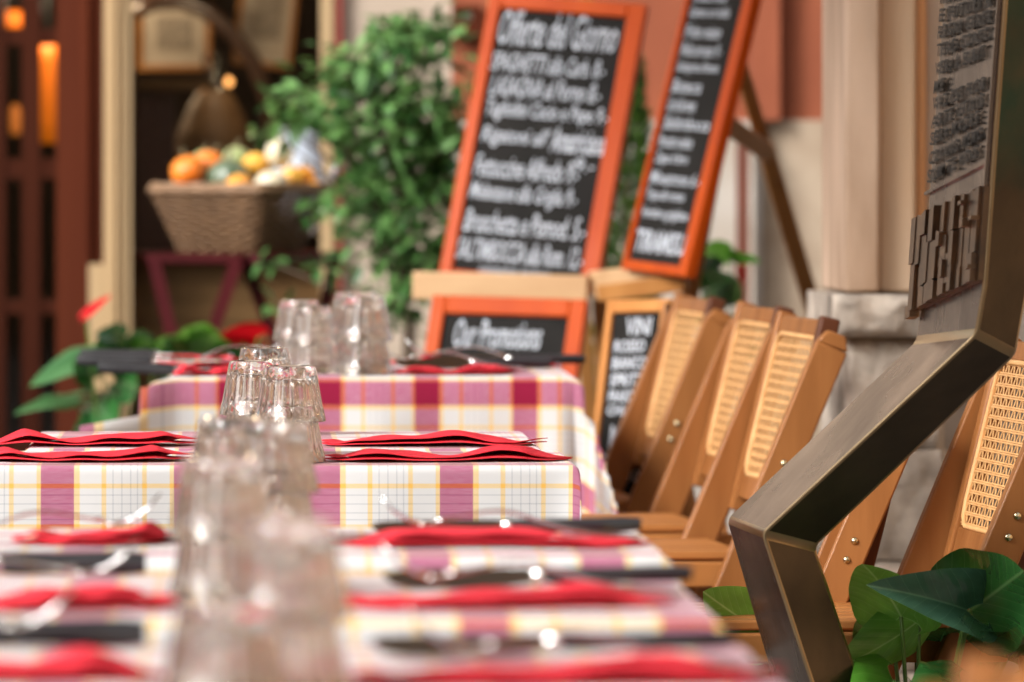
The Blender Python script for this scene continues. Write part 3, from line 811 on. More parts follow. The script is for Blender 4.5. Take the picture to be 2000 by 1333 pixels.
# ------------------------------------------------------------ folding chairs with woven cane backs
def make_chair(label):
    t = thing('folding_chair', (0, 0, 0), label, 'chair', 'wooden folding chairs with cane backs')
    k = .42                          # lean
    kp = .25
    def XP(z): return .196 - (.86 - z) * kp
    def X(z): return .205 - (.86 - z) * k
    hw = .205
    ln = Vector((k, 0, 1)).normalized()
    nrm = Vector((-1, 0, k)).normalized()      # towards the sitter
    for s in (-1, 1):
        mb = MB()
        # flat board with rounded head, wide fore-and-aft
        mb.bar((X(.0), s * hw, 0), (X(.845), s * hw, .845), .046, .022, (0, 1, 0))
        mb.bar((X(.845), s * hw, .845), (X(.862) - .0, s * hw, .864), .046, .022, (0, 1, 0), w2=.026)
        o = mb.build('side_rail', M['teak'], t, bevel=.003)
        for z in (.685, .66):
            q = MB(); c = Vector((X(z), s * (hw + .0113), z))
            q.lathe([(.0001, .0035), (.003, .003), (.0048, .0012), (.0052, 0), (.0001, -.0004)], 14)
            b = q.build('bolt', M['brass'], o, smooth=True)
            b.rotation_euler = (R(-90 * s), 0, 0); b.location = c
        # rear legs cross under the seat
        MB().bar((XP(.60) + .012, s * (hw - .026), .585), (.27, s * (hw - .026), 0), .036, .02, (0, 1, 0)).build('rear_leg', M['teak'], t, bevel=.003)
        # back frame posts
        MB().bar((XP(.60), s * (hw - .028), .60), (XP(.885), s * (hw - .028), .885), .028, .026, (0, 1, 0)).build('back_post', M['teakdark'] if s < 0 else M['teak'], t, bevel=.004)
    iw = hw - .042
    ln = Vector((kp, 0, 1)).normalized()
    nrm = Vector((-1, 0, kp)).normalized()
    def rail(z0, z1, nme, XX=None):
        XX = XX or XP
        MB().bar(Vector((XX(z0), 0, z0)), Vector((XX(z1), 0, z1)), .018, 2 * iw, (0, 1, 0)).build(nme, M['teak'], t, bevel=.003)
    rail(.856, .880, 'back_rail'); rail(.618, .652, 'back_rail')
    # cane panel: rows of twisted strands, real openings
    L0, L1 = .654, .854
    mb = MB(); up = ln
    rows = 15; cols = 10
    o_ = lambda y, z, e=0: Vector((XP(z), y, z)) + nrm * (.006 + e)
    for i in range(rows + 1):
        z = L0 + (L1 - L0) * (i + .15) / (rows + .3)
        for e, dz in ((.0008, .0013), (-.0006, -.0013)):
            mb.tube([o_(-iw + 2 * iw * q / 40, z + dz, e * math.cos(q * math.pi)) for q in range(41)], .0013, 5, cap=False, up=(1, 0, 0))
    for i in range(rows):
        za = L0 + (L1 - L0) * (i + .15) / (rows + .3); zb_ = L0 + (L1 - L0) * (i + 1.15) / (rows + .3)
        for c in range(cols):
            y = -iw + 2 * iw * (c + .5) / cols
            for sg in (-1, 1):
                mb.bar(o_(y + sg * .0110, za), o_(y + sg * .0030, zb_), .0042, .0010, nrm)
    cp = mb.build('cane_panel', M['cane'], t)
    # beading round the cane
    bd = MB(); cz = [(-iw + .004, L0 + .03), (-iw + .012, L0 + .010), (-iw + .035, L0), (iw - .035, L0), (iw - .012, L0 + .010), (iw - .004, L0 + .03), (iw - .004, L1 - .02), (iw - .01, L1 - .006), (iw - .03, L1), (-iw + .03, L1), (-iw + .01, L1 - .006), (-iw + .004, L1 - .02), (-iw + .004, L0 + .03)]
    bd.tube([o_(a, b_, .002) for a, b_ in cz], .0035, 8, cap=False, up=(0.3, 0.5, 0.2))
    bd.build('cane_beading', M['cane'], t, smooth=True)
    # seat
    st = .530
    for s in (-1, 1):
        MB().bar((-.22, s * (hw - .03), st), (X(st) + .06, s * (hw - .03), st), .022, .035).build('seat_rail', M['slat'], t, bevel=.003)
    for i in range(6):
        y = -.145 + .058 * i
        MB().bar((-.235, y, st + .026), (X(st) + .02, y, st + .026), .048, .012).build('seat_slat', M['slat'], t, bevel=.003)
    return t
CH = dict()
def place_chair(px, py, d, label, src=None, yaw=5, sc=1.0):
    # (px,py,d): head of the near side rail
    ang = R(yaw)
    loc = Vector((.205, -.205, 0)) * sc
    loc = Matrix.Rotation(ang, 3, 'Z') @ loc
    tgt = P(px, py, d)
    base = Vector((tgt.x - loc.x, tgt.y - loc.y, 0))
    if src is None:
        t = make_chair(label); t.location = base; t.rotation_euler = (0, 0, ang); t.scale = (sc,) * 3
        return t
    return dup(src, base, label, ang, None, sc)
c0 = place_chair(1410, 612, 10.9, 'folding chair farthest back, beside the small wooden wine board', yaw=5)
place_chair(1543, 628, 10.15, 'second folding chair from the chalkboards, in the middle of the three blurred ones', c0)
place_chair(1632, 655, 9.42, 'folding chair in front of the stone plinth, nearest of the three blurred ones', c0)
place_chair(1779, 796, 8.32, 'sharp folding chair mostly hidden behind the bronze bar, two brass bolts showing', c0, yaw=-4, sc=.93)
place_chair(2105, 745, 7.98, 'sharp folding chair at the right edge with its cane weave clearly visible', c0, sc=1.0)
place_chair(3130, 1308, 3.85, 'out of focus wooden chair top at the bottom right corner', c0, yaw=86, sc=.916)

# ------------------------------------------------------------ lettering
def text_into(mb, s, o, ux, uz, nrm, x0, x1, z0, z1, bold=.0, shear=.0, space=1.0):
    """text fitted into the rectangle x0..x1, z0..z1 of the plane (o,ux,uz)"""
    cu = bpy.data.curves.new('t', 'FONT'); cu.body = s; cu.size = 1; cu.shear = shear; cu.offset = bold; cu.resolution_u = 2; cu.space_character = space
    ob = bpy.data.objects.new('t', cu); COL.objects.link(ob)
    dg = bpy.context.evaluated_depsgraph_get(); me = bpy.data.meshes.new_from_object(ob.evaluated_get(dg))
    vs = [v.co.copy() for v in me.vertices]; fs = [tuple(p.vertices) for p in me.polygons]
    bpy.data.objects.remove(ob); bpy.data.curves.remove(cu); bpy.data.meshes.remove(me)
    if not vs: return
    ax, bx = min(v.x for v in vs), max(v.x for v in vs); ay, by = min(v.y for v in vs), max(v.y for v in vs)
    out = [o + ux * (x0 + (v.x - ax) / (bx - ax) * (x1 - x0)) + uz * (z0 + (v.y - ay) / (by - ay) * (z1 - z0)) + nrm * .0012 for v in vs]
    mb.add(out, fs)

# ------------------------------------------------------------ chalkboards
def chalkboard(BL, BR, TL, label, lines, fm, fw=.032, ll=None, inner_dark=None, extra=None, name='chalkboard', fws=None):
    base = (BL + BR) / 2
    t = thing(name, base, label, 'chalkboard', 'menu chalkboards')
    u = (BR - BL); w_ = u.length; u.normalize(); v = TL - BL; v -= u * v.dot(u); h = v.length; v.normalize(); nn = u.cross(v)
    if nn.y > 0: nn = -nn
    f = MB()
    a = [BL, BL + u * w_, BL + u * w_ + v * h, BL + v * h]
    fwl, fwr, fwb, fwt = fws or (fw, fw, fw, fw)
    T = .022
    def plank(x0, x1, z0, z1):
        q = [BL + u * x + v * z for x, z in ((x0, z0), (x1, z0), (x1, z1), (x0, z1))]
        vs = [p + nn * T / 2 for p in q] + [p - nn * T / 2 for p in q]
        f.add(vs, [(0, 1, 2, 3), (7, 6, 5, 4), (0, 4, 5, 1), (1, 5, 6, 2), (2, 6, 7, 3), (3, 7, 4, 0)])
    plank(0, fwl, 0, h); plank(w_ - fwr, w_, 0, h); plank(fwl, w_ - fwr, 0, fwb); plank(fwl, w_ - fwr, h - fwt, h)
    f.build('frame', fm, t, off=base, bevel=.003)
    s = MB(); q = [BL + u * x + v * z for x, z in ((fwl, fwb), (w_ - fwr, fwb), (w_ - fwr, h - fwt), (fwl, h - fwt))]
    s.add([p + nn * .003 for p in q] + [p - nn * .004 for p in q], [(0, 1, 2, 3), (7, 6, 5, 4), (0, 4, 5, 1), (1, 5, 6, 2), (2, 6, 7, 3), (3, 7, 4, 0)])
    s.build('slate', M['slate'], t, off=base)
    o = BL + u * fwl + v * fwb; iw, ih = w_ - fwl - fwr, h - fwb - fwt
    for (s_, xa, xb, za, zb_, *r_) in lines:
        tx = MB()
        text_into(tx, s_, o, u, v, nn * 3.6, xa * iw, xb * iw, (1 - zb_) * ih, (1 - za) * ih, bold=(r_[0] if r_ else .018) * .5, shear=.25 if s_ != s_.upper() else .05)
        tx.build('chalk_writing', M['chalk'], t, off=base)
    return t, BL, u, v, nn, w_, h
L1 = [('Offerte del Giorno', .02, .95, .00, .135, .012), ('SPAGHETTI alla Carb. 8.-', .0, .90, .165, .235), ('LASAGNA al Forno 8.-', .03, .90, .255, .33), ('Tagliolini Cacio e Pepe 9.-', .03, .99, .345, .425),
      ('Rigatoni all\'', .03, .57, .445, .525), ('Amatriciana', .58, 1.0, .43, .525, .035), ('9.-', .80, .95, .54, .59), ('Fettuccine Alfredo 9.-', .02, .84, .555, .64), ('Melanzane alla Griglia 9.-', .02, .86, .66, .745),
      ('Bruschetta e Pomod. 5.-', .02, .97, .765, .85), ('SALTIMBOCCA alla Rom. 12.-', .0, .99, .875, .955), ('contorno incluso', .2, .75, .968, .998, .01)]
dB = 12.3
K = dB / FP
BL = P(858, 545, dB); BR = BL + Vector((303 * K, -.105, -27 * K)); 
# top goes right and back
vv = Vector((112 * K, .14, 560 * K)); uu = (BR - BL).normalized(); vv -= uu * vv.dot(uu)
b1 = chalkboard(BL, BR, BL + vv, 'tall orange framed chalkboard facing us on the pale ledge, daily dishes in white', L1, M['orange'], fws=(.024, .034, .018, .028))
L2 = []
random.seed(3)
words = ['Insalata mista', 'Caprese con bufala', 'Fritto misto', 'Pollo arrosto 9.-', 'Scaloppine al limone', 'Bistecca', 'Carciofi alla romana', 'Saltimbocca', 'Prosciutto e melone', 'Zuppa di farro', 'Minestrone 6.-', 'Trippa alla romana', 'Verdure grigliate']
for i, wd_ in enumerate(words):
    L2.append((wd_, .04, .55 + .4 * random.random(), .012 + i * .066, .060 + i * .066, .022))
L2.append(('TIRAMISU', .04, .97, .885, .965, .05))
BL = P(1222, 528, 12.0); k2 = 12.0 / FP
uu = Vector((108 * k2, -.26, -12 * k2)); vv = Vector((142 * k2, .026, 590 * k2)); u1 = uu.normalized(); vv -= u1 * vv.dot(u1)
b2 = chalkboard(BL, BL + uu, BL + vv, 'orange framed chalkboard turned away at a steep angle on the right easel', L2, M['orange'], fws=(.013, .036, .018, .03))
L3 = [('Our Promotions', .10, .80, .03, .24, .02), ('Bruschetta  Soffi  Carne  8', .02, .98, .33, .52, .022), ('Pizza  Pasta  Vino  10', .02, .9, .62, .8, .022)]
BL = P(800, 900, 11.9); k3 = 11.9 / FP
uu = Vector((300 * k3, -.09, -8 * k3)); vv = Vector((50 * k3, .115, 318 * k3)); u1 = uu.normalized(); vv -= u1 * vv.dot(u1)
b3 = chalkboard(BL, BL + uu, BL + vv, 'low orange framed chalkboard under the ledge, half hidden by the farthest table', L3, M['orange'], fws=(.026, .03, .02, .034))
L4 = [('VINI', .28, .80, .02, .10, .04), ('ROSSO', .08, .72, .12, .175, .05), ('BIANCO', .08, .78, .195, .25, .05), ('SPRITZ', .08, .76, .27, .325, .05), ('FRASCATI', .08, .82, .345, .395, .05), ('CHIANTI', .08, .9, .41, .455, .05), ('MENU', .2, .9, .50, .60, .09), ('COPERTO', .06, .9, .63, .68, .05), ('SERVIZIO', .06, .9, .70, .75, .05), ('ACQUA', .06, .8, .77, .82, .05)]
BL = P(1138, 1075, 11.35); k4 = 11.35 / FP
uu = Vector((118 * k4, -.10, 6 * k4)); vv = Vector((92 * k4, .045, 486 * k4)); u1 = uu.normalized(); vv -= u1 * vv.dot(u1)
b4 = chalkboard(BL, BL + uu, BL + vv, 'narrow natural wood chalkboard leaning beside the farthest folding chair', L4, M['boardwood'], fws=(.014, .02, .02, .022))
BL4, u4, v4, n4, w4, h4 = b4[1:]
hg = MB().box((0, 0, 0), (.022, .003, .04)); hgo = hg.build('hinge', M['steel'], b4[0]); hgo.location = (BL4 + u4 * (w4 + .004) + v4 * (h4 - .03) + n4 * .014) - b4[0].location; hgo.rotation_euler = (0, R(10), R(15))

# easels
def easel(base, label, parts):
    t = thing('easel', base, label, 'easel', 'wooden easels')
    for nme, m, a, b, w_, h_ in parts:
        MB().bar(a, b, w_, h_, (0, 1, 0)).build(nme, m, t, off=base, bevel=.003)
    return t
def G(px, d): return Vector((S(px, d), d, 0))
b0 = G(980, 12.45)
easel(b0, 'left easel with a pale ledge carrying the front facing chalkboard', [
    ('ledge', M['palewood'], P(808, 558, 12.2), P(1150, 566, 12.1), .05, .022),
    ('front_leg', M['ochre'], P(1005, -330, 12.62), G(800, 12.25), .028, .02),
    ('front_leg', M['ochre'], P(1130, -330, 12.62), G(1215, 12.15), .028, .02),
    ('rear_leg', M['ochre'], P(1080, -330, 12.7), G(1190, 13.3), .028, .02),
    ('crossbar', M['ochre'], P(850, 585, 12.36), P(1150, 590, 12.3), .03, .012)])
b0 = G(1400, 12.3)
easel(b0, 'right easel with a long rear leg and a short brace standing behind the chairs', [
    ('ledge', M['palewood'], P(1160, 557, 12.12), P(1335, 538, 11.88), .05, .020),
    ('ledge', M['ochre'], P(1170, 574, 12.0), P(1338, 552, 11.85), .03, .012),
    ('front_leg', M['ochre'], P(1485, -160, 12.15), P(1352, 545, 12.0), .03, .022),
    ('front_leg', M['ochre'], P(1352, 545, 12.0), G(1200, 11.95), .03, .022),
    ('rear_leg', M['ochre'], P(1425, 60, 12.2), P(1512, 350, 12.5), .026, .02),
    ('rear_leg', M['ochre'], P(1493, 285, 12.45), P(1605, 660, 12.8), .032, .022),
    ('brace', M['ochre'], P(1405, 232, 12.15), P(1500, 300, 12.43), .034, .02)])
cl = thing('screw_clamp', P(1437, 78, 11.95), 'small dark wing screw on the edge of the steeply angled chalkboard', 'clamp')
MB().tube([(-.03, 0, .004), (.008, 0, 0)], .004, 8).tube([(.0, 0, 0), (.012, 0, 0)], .009, 10).build('screw', M['black_metal'], cl, smooth=True)
MB().lathe([(.001, -.004), (.008, -.003), (.008, .003), (.001, .004)], 10, c=(.014, 0, 0)).build('knob', M['brass'], cl, smooth=True)

# ------------------------------------------------------------ bronze bar
def bronze():
    E = [P(1990, -420, 7.42), P(1962, 0, 7.46), P(1922, 560, 7.52), P(1906, 652, 7.53), P(1488, 1042, 7.66), P(1584, 1333, 7.68), P(1690, 1640, 7.70)]
    Lf = [P(1868, -440, 7.66), P(1842, -20, 7.68), P(1797, 600, 7.74), P(1787, 667, 7.75), P(1418, 1014, 7.86), P(1510, 1333, 7.88), P(1615, 1655, 7.90)]
    Rr = [P(2085, -420, 7.48), P(2060, 0, 7.52), P(2010, 560, 7.58), P(1986, 694, 7.59), P(1594, 1069, 7.72), P(1682, 1333, 7.75), P(1790, 1640, 7.77)]
    for lst in (E, Lf, Rr):
        lst[-1] = lst[-2] + (lst[-1] - lst[-2]) * (lst[-2].z / (lst[-2].z - lst[-1].z))
    base = Vector((E[-1].x, E[-1].y, 0))
    t = thing('bronze_monument', base, 'angular bronze bar bent in a zigzag with raised lettering, right foreground', 'sculpture')
    n = len(E); B = [Lf[i] + Rr[i] - E[i] for i in range(n)]
    def strip(a, b, name, m):
        mb = MB(); vs = []
        for i in range(n): vs += [a[i], b[i]]
        mb.add(vs, [(2 * i, 2 * i + 1, 2 * i + 3, 2 * i + 2) for i in range(n - 1)])
        return mb
    body = MB(); vs = []
    for i in range(n): vs += [E[i], Rr[i], B[i], Lf[i]]
    fs = []
    for i in range(n - 1):
        for q in range(3):
            fs.append((4 * i + q, 4 * i + q + 1, 4 * i + q + 5, 4 * i + q + 4))
    fs += [(0, 1, 2, 3), tuple(4 * (n - 1) + q for q in (3, 2, 1, 0))]
    body.add(vs, fs)
    fidx = {}
    body.f = []
    body.v = []
    vs = []
    for i in range(n): vs += [E[i], Rr[i], B[i], Lf[i]]
    fs = []
    for i in range(n - 1):
        for q in range(4):
            q2 = (q + 1) % 4
            fs.append((4 * i + q, 4 * i + q2, 4 * i + 4 + q2, 4 * i + 4 + q))
    fs += [(3, 2, 1, 0), tuple(4 * (n - 1) + q for q in range(4))]
    body.add(vs, fs)
    ob = body.build('bar', M['bronze'], t, off=base)
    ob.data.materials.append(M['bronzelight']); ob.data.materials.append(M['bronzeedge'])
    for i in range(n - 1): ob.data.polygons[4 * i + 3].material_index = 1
    md = ob.modifiers.new('bevel', 'BEVEL'); md.width = .006; md.segments = 3; md.limit_method = 'ANGLE'; md.angle_limit = R(20); md.material = 2
    ob.data.polygons.foreach_set('use_smooth', [True] * len(ob.data.polygons)); ob.data.set_sharp_from_angle(angle=R(12))
    # plaque frame on upright: bilinear coords on face between index1 and index2
    def F(a, b, out=0.0):       # a 0..1 across (left->edge), b in pixels of y at centre
        tt = (b - 0) / 580.0
        pl = Lf[1].lerp(Lf[2], tt); pe = E[1].lerp(E[2], tt)
        return pl.lerp(pe, a) + nn * out
    nn = (E[1] - Lf[1]).cross(Lf[2] - Lf[1]).normalized()
    if nn.x > 0: nn = -nn
    tx = MB()
    lines = ['FORTI', 'INTERNA', 'E FUTURI N', 'REGNI GENER', 'TEND CONSCI', 'VERI A SUBIT', 'ME', 'VAZ EST FLOR', 'ARTE UTILIS', 'SERV MADRE', 'COVANO MEMO', 'SUM TE VOIS']
    ys = [-36, -4, 29, 60, 93, 127, 160, 191, 224, 255, 291, 324]
    ys = [q + 8 for q in ys]
    wds = [.7, .8, .93, .97, .97, .88, .17, .94, .92, .86, .95, .88]
    for s_, y, wd_ in zip(lines, ys, wds):
        a0 = .04; y = y - 8
        rise = 52
        o = F(a0, y + 30, .0); ux = (F(1, y + 30 - rise) - F(0, y + 30)).normalized(); Lw = (F(1, y + 30 - rise) - F(0, y + 30)).length
        uz = (F(a0, y) - F(a0, y + 29)).normalized(); hh = (F(a0, y) - F(a0, y + 24)).length
        for lay in (1.5, 3.0, 4.5):
            text_into(tx, s_, o, ux, uz, nn * lay, 0, wd_ * Lw * .86, 0, hh, bold=.012, space=1.3)
    tx.build('raised_lettering', M['bronzedark'], t, off=base)
    # border strip right of the lettering
    mb = MB(); mb.bar(F(.955, -300, .002), F(.945, 395, .002), .004, .006, nn); mb.build('plaque_border', M['bronzelight'], t, off=base)
    mb = MB(); mb.bar(F(-.02, 372, .001), F(.95, 325, .001), .003, .005, nn); mb.build('plaque_lower_border', M['bronzelight'], t, off=base)
    # abstract relief of broken slabs
    rl = MB(); rnd = random.Random(11)
    def slab(a0, a1, v0, v1, th, sl=0.0):
        # v 0..1 down the plate; its top edge climbs to the right more than its bottom edge
        yy = lambda a, v: (417 - 42 * a) * (1 - v) + (588 - 22 * a) * v
        c = [F(a0, yy(a0, v0) + sl, th), F(a1, yy(a1, v0) - sl, th), F(a1, yy(a1, v1), th), F(a0, yy(a0, v1), th)]
        d_ = [q - nn * th for q in c]
        rl.add(c + d_, [(0, 1, 2, 3), (0, 4, 5, 1), (1, 5, 6, 2), (2, 6, 7, 3), (3, 7, 4, 0)])
    slab(-.03, .98, 0, 1, .006)
    x = -.03
    while x < .92:
        wdt = .045 + rnd.random() * .06
        v = 0.0
        while v < .97:
            h = .22 + rnd.random() * .5
            if v + h > .9: h = 1.0 - v
            slab(x, min(x + wdt * .94, .97), v, v + h * .985, .008 + rnd.random() * .008, (rnd.random() - .5) * 7)
            v += h
        x += wdt
    # bright diagonal slivers and knobs standing on the plate
    for a_, v_, da, dv in ((.42, .30, .10, .16), (.78, .28, .12, .10), (.50, .62, .06, .20)):
        slab(a_, a_ + .05, v_, v_ + dv, .018, -3)
    for a_, v_ in ((.90, .30), (.90, .82), (.72, .08)):
        slab(a_, a_ + .05, v_, v_ + .04, .017)
    slab(-.08, .0, .93, 1.06, .012)
    rl.build('relief', M['bronzerelief'], t, off=base)
M['bronzeedge'] = mat('worn_bronze_edge', (0.50, 0.36, 0.20, 1), (0.42, 0.30, 0.17, 1), rough=.3, metal=1)
M['bronzerelief'] = mat('relief_bronze', (0.36, 0.23, 0.14, 1), (0.20, 0.15, 0.115, 1), scale=30, rough=.28, metal=1)
bronze()

# ------------------------------------------------------------ heart shaped leaves
def heart_leaf(mb, base, tip, side, w_, curl=.15, fold=.15, lobe=.28, wave=.0, seed=0):
    """base: where the stalk joins, tip: leaf point, side: unit vector across the blade"""
    T = tip - base; L = T.length; T.normalize(); S_ = (side - T * side.dot(T)).normalized(); Nn = T.cross(S_).normalized()
    if Nn.z < 0 and abs(Nn.z) > .05: Nn = -Nn
    nt_, ns = 18, 8
    def width(t):
        # t from -lobe .. 1
        q = (t + lobe) / (1 + lobe)
        return w_ * (math.sin(math.pi * min(1, q) ** .62) ** .72 if 0 < q < 1 else 0) * (1 - .10 * q)
    for sg in (-1, 1):
        def fn(u, v):
            t = -lobe + (1 + lobe) * v
            inn = 0 if t >= 0 else .62 * (-t / lobe) ** .8 * width(max(t, -lobe * .98)) 
            wd = max(width(t), inn)
            s_ = inn + (wd - inn) * u
            r_ = s_ / w_
            z = fold * L * (r_ ** 1.3) * .5 - curl * L * max(0, t) ** 2 - .10 * L * r_ ** 3 + wave * L * math.sin(t * 9 + seed + sg) * r_ ** 2 * .12
            return base + T * (L * t) + S_ * (sg * s_) + Nn * z
        def uvf(u, v):
            t = -lobe + (1 + lobe) * v
            return (sg * u * width(t) / w_, t)
        mb.grid(fn, ns, nt_, uvf)
        if sg < 0:
            pass
def plant_leaf(t, root, base, tip, side, w_, m, origin, curl=.15, fold=.15, wave=.3, seed=0, stem=True, name='leaf', label=None):
    mb = MB(); heart_leaf(mb, base, tip, side, w_, curl, fold, wave=wave, seed=seed)
    o = mb.build(name, m, t, off=origin, smooth=True)
    if label: o['label'] = label
    if stem:
        mid = (root + base) / 2 + Vector((0, 0, .04)); 
        pts = [root.lerp(mid, k / 4) for k in range(4)] + [mid.lerp(base, k / 4) for k in range(5)]
        MB().tube(pts, [.0035 - .0012 * k / 8 for k in range(9)], 7).build('stem', M['stem'], t, off=origin, smooth=True)
    return o
M['stem'] = mat('green_stem', (0.12, 0.22, 0.04, 1), (0.09, 0.17, 0.03, 1), rough=.45)
M['anthurium'] = leaf_mat('anthurium_leaf', (0.06, 0.24, 0.025, 1), (0.10, 0.32, 0.03, 1), rough=.30, vein=(.28, .46, .14, 1))
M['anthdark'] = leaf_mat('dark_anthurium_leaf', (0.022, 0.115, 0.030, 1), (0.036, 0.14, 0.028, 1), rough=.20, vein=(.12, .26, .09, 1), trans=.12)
M['anthyellow'] = leaf_mat('young_anthurium_leaf', (0.11, 0.24, 0.02, 1), (0.16, 0.28, 0.03, 1), rough=.35, vein=(.25, .38, .08, 1), trans=.35)
M['terracotta'] = mat('terracotta_pot', (0.42, 0.16, 0.08, 1), (0.34, 0.12, 0.06, 1), rough=.8)
M['soil'] = mat('potting_soil', (0.03, 0.02, 0.012, 1), None, rough=1, bump=1)
M['spathe'] = mat('red_flower', (0.60, 0.004, 0.010, 1), (0.5, 0.003, 0.008, 1), rough=.5, spec=.15)
def pot(t, c, r, h, origin):
    MB().lathe([(r * .7, 0), (r * .95, h * .82), (r * 1.04, h * .82), (r * 1.06, h), (r * .95, h), (r * .93, h * .9), (.001, h * .9)], 28, c=c - origin).build('pot', M['terracotta'], t, smooth=True, ang=40)
    MB().lathe([(.001, h * .9), (r * .92, h * .905), (r * .5, h * .93), (.001, h * .935)], 20, c=c - origin).build('soil', M['soil'], t)

M['anthglossy'] = leaf_mat('sky_sheen_leaf', (0.05, 0.13, 0.085, 1), (0.06, 0.15, 0.095, 1), rough=.14, vein=(.12, .26, .16, 1), trans=.1)  # bluish tint paints the sky's sheen into the leaf colour
M['anthlight'] = leaf_mat('lit_green_leaf', (0.12, 0.34, 0.05, 1), (0.16, 0.38, 0.06, 1), rough=.28, vein=(.34, .55, .2, 1), trans=.35)  # paler copy of the leaf green, its lit look put into the colour
# sharp anthurium right foreground
o_ = Vector((S(1790, 7.95), 7.95, 0))
an = thing('anthurium_plant', o_, 'sharp broad leaved green anthurium growing below the bronze bar at lower right', 'plant', 'anthurium plants')
pot(an, o_.copy(), .13, .24, o_)
rt = o_ + Vector((0, 0, .22))
def PL(bx, by, tx_, ty_, side_dx, side_dy, w_px, m, d0=7.9, d1=None, sd=0, curl=.15, fold=.15, tilt=.0, wave=.3, label=None):
    b_ = P(bx, by, d0); tp = P(tx_, ty_, d1 or d0 - .05)
    sdv = Vector((side_dx, tilt, -side_dy)).normalized()
    plant_leaf(an, rt, b_, tp, sdv, w_px / FP * d0, m, o_, curl, fold, wave, sd, label=label)
PL(1888, 1192, 1748, 1140, .35, -1.0, 72, M['anthglossy'], 7.85, 7.70, tilt=.7, fold=.55, curl=.2, label='glossy folded leaf with a bluish sky sheen in its colour')
PL(1896, 1192, 2040, 1085, .9, .95, 118, M['anthdark'], 7.9, 7.7, tilt=-.5, fold=.15, label='darkest upright leaf')
PL(1760, 1205, 1690, 1072, 1, .45, 92, M['anthlight'], 7.85, 7.75, tilt=.25, fold=.12)
PL(1740, 1212, 1630, 1235, .25, 1, 50, M['anthyellow'], 7.98, 7.85, tilt=.6, label='yellowish young leaf')
PL(1795, 1212, 1665, 1318, .55, 1, 66, M['anthlight'], 7.88, 7.80, tilt=.5, fold=-.1, curl=.3)
PL(1492, 1238, 1358, 1152, .6, -.8, 74, M['anthlight'], 8.1, 8.05, tilt=.25, sd=3, label='pale lit leaf left of the bar')
PL(1482, 1262, 1452, 1215, 1, -.3, 30, M['anthurium'], 8.15, 8.1, tilt=.4, sd=5)
PL(1835, 1262, 1850, 1200, 1, .1, 55, M['anthdark'], 8.0, 7.9, tilt=.5)
PL(1965, 1290, 1940, 1195, 1, .3, 80, M['anthdark'], 8.0, 7.85, tilt=.5)
PL(1990, 1210, 1905, 1170, .2, 1, 60, M['anthdark'], 8.05, 7.95, tilt=.8)
PL(2030, 1150, 1990, 1020, 1, .2, 80, M['anthurium'], 8.2, 8.1, tilt=.4)
PL(1790, 1190, 1800, 1150, 1, .1, 40, M['anthyellow'], 8.05, 8.0, tilt=.6)
PL(1745, 1330, 1700, 1400, 1, .6, 90, M['anthurium'], 7.8, 7.6, tilt=.6)
PL(1880, 1340, 1800, 1390, 1, .6, 90, M['anthdark'], 7.8, 7.6, tilt=.6)

def spathe(t, c, dx, dz, L, w_, origin, root, yel=True):
    mb = MB(); tip = c + Vector((dx, -.03, dz)).normalized() * L
    heart_leaf(mb, c, tip, Vector((-dz, .6, dx)), w_, .12, .25)
    mb.build('flower', M['spathe'], t, off=origin, smooth=True)
    MB().tube([root, (root + c) / 2 + Vector((0, 0, .03)), c], .003, 6).build('stem', M['stem'], t, off=origin)
# blurred anthuriums behind, left
def back_plant(px, d, zr, label, leaves, flowers, potr=.15):
    o = Vector((S(px, d), d, 0)); t = thing('anthurium_plant', o, label, 'plant', 'anthurium plants')
    pot(t, o.copy(), potr, .3, o); root = o + Vector((0, 0, .28))
    for (bx, by, tx_, ty_, w_px, mm, *e) in leaves:
        tl = e[0] if e else .5
        b_ = P(bx, by, d - .02); tp = P(tx_, ty_, d - .12)
        v = Vector((tx_ - bx, 0, -(ty_ - by))); sd = Vector((v.z, tl * v.length, -v.x))
        plant_leaf(t, root, b_, tp, sd, w_px / FP * d, M[mm], o, seed=bx % 7)
    for (fx, fy, dx, dz, lpx, wpx) in flowers:
        spathe(t, P(fx, fy, d - .1), dx, dz, lpx / FP * d, wpx / FP * d, o, root)
M['anthpale'] = leaf_mat('pale_anthurium_leaf', (0.05, 0.16, 0.05, 1), (0.09, 0.22, 0.08, 1), rough=.3, vein=(.12, .3, .08, 1), trans=.15)
back_plant(220, 12.9, 0, 'blurred anthurium left of the farthest table with a slim red flower before the beige post',
    [(200, 690, 62, 735, 40, 'anthpale', 1.2), (150, 778, 35, 792, 22, 'anthpale', 1.5), (235, 700, 170, 668, 45, 'anthdark', .6), (255, 700, 300, 650, 45, 'anthurium', .5), (225, 740, 285, 760, 50, 'anthdark', .5), (270, 690, 262, 630, 40, 'anthdark', .4),
     (190, 790, 215, 835, 45, 'anthdark', .4), (180, 740, 130, 700, 30, 'anthdark', .5), (240, 660, 200, 652, 30, 'anthdark', .8), (300, 720, 330, 690, 45, 'anthdark', .5), (200, 830, 150, 850, 40, 'anthdark', .6)],
    [(168, 615, .75, .65, 62, 11)])
back_plant(420, 13.2, 0, 'blurred anthurium under the basket table with a broad red flower',
    [(380, 690, 350, 630, 50, 'anthurium', .4), (400, 700, 420, 640, 55, 'anthurium', .4), (350, 700, 310, 655, 45, 'anthdark', .4), (440, 720, 470, 690, 45, 'anthdark', .4), (400, 680, 372, 622, 40, 'anthurium', .3), (330, 690, 345, 640, 45, 'anthurium', .5), (450, 700, 505, 670, 40, 'anthdark', .7)],
    [(505, 660, -1, .12, 76, 34)])
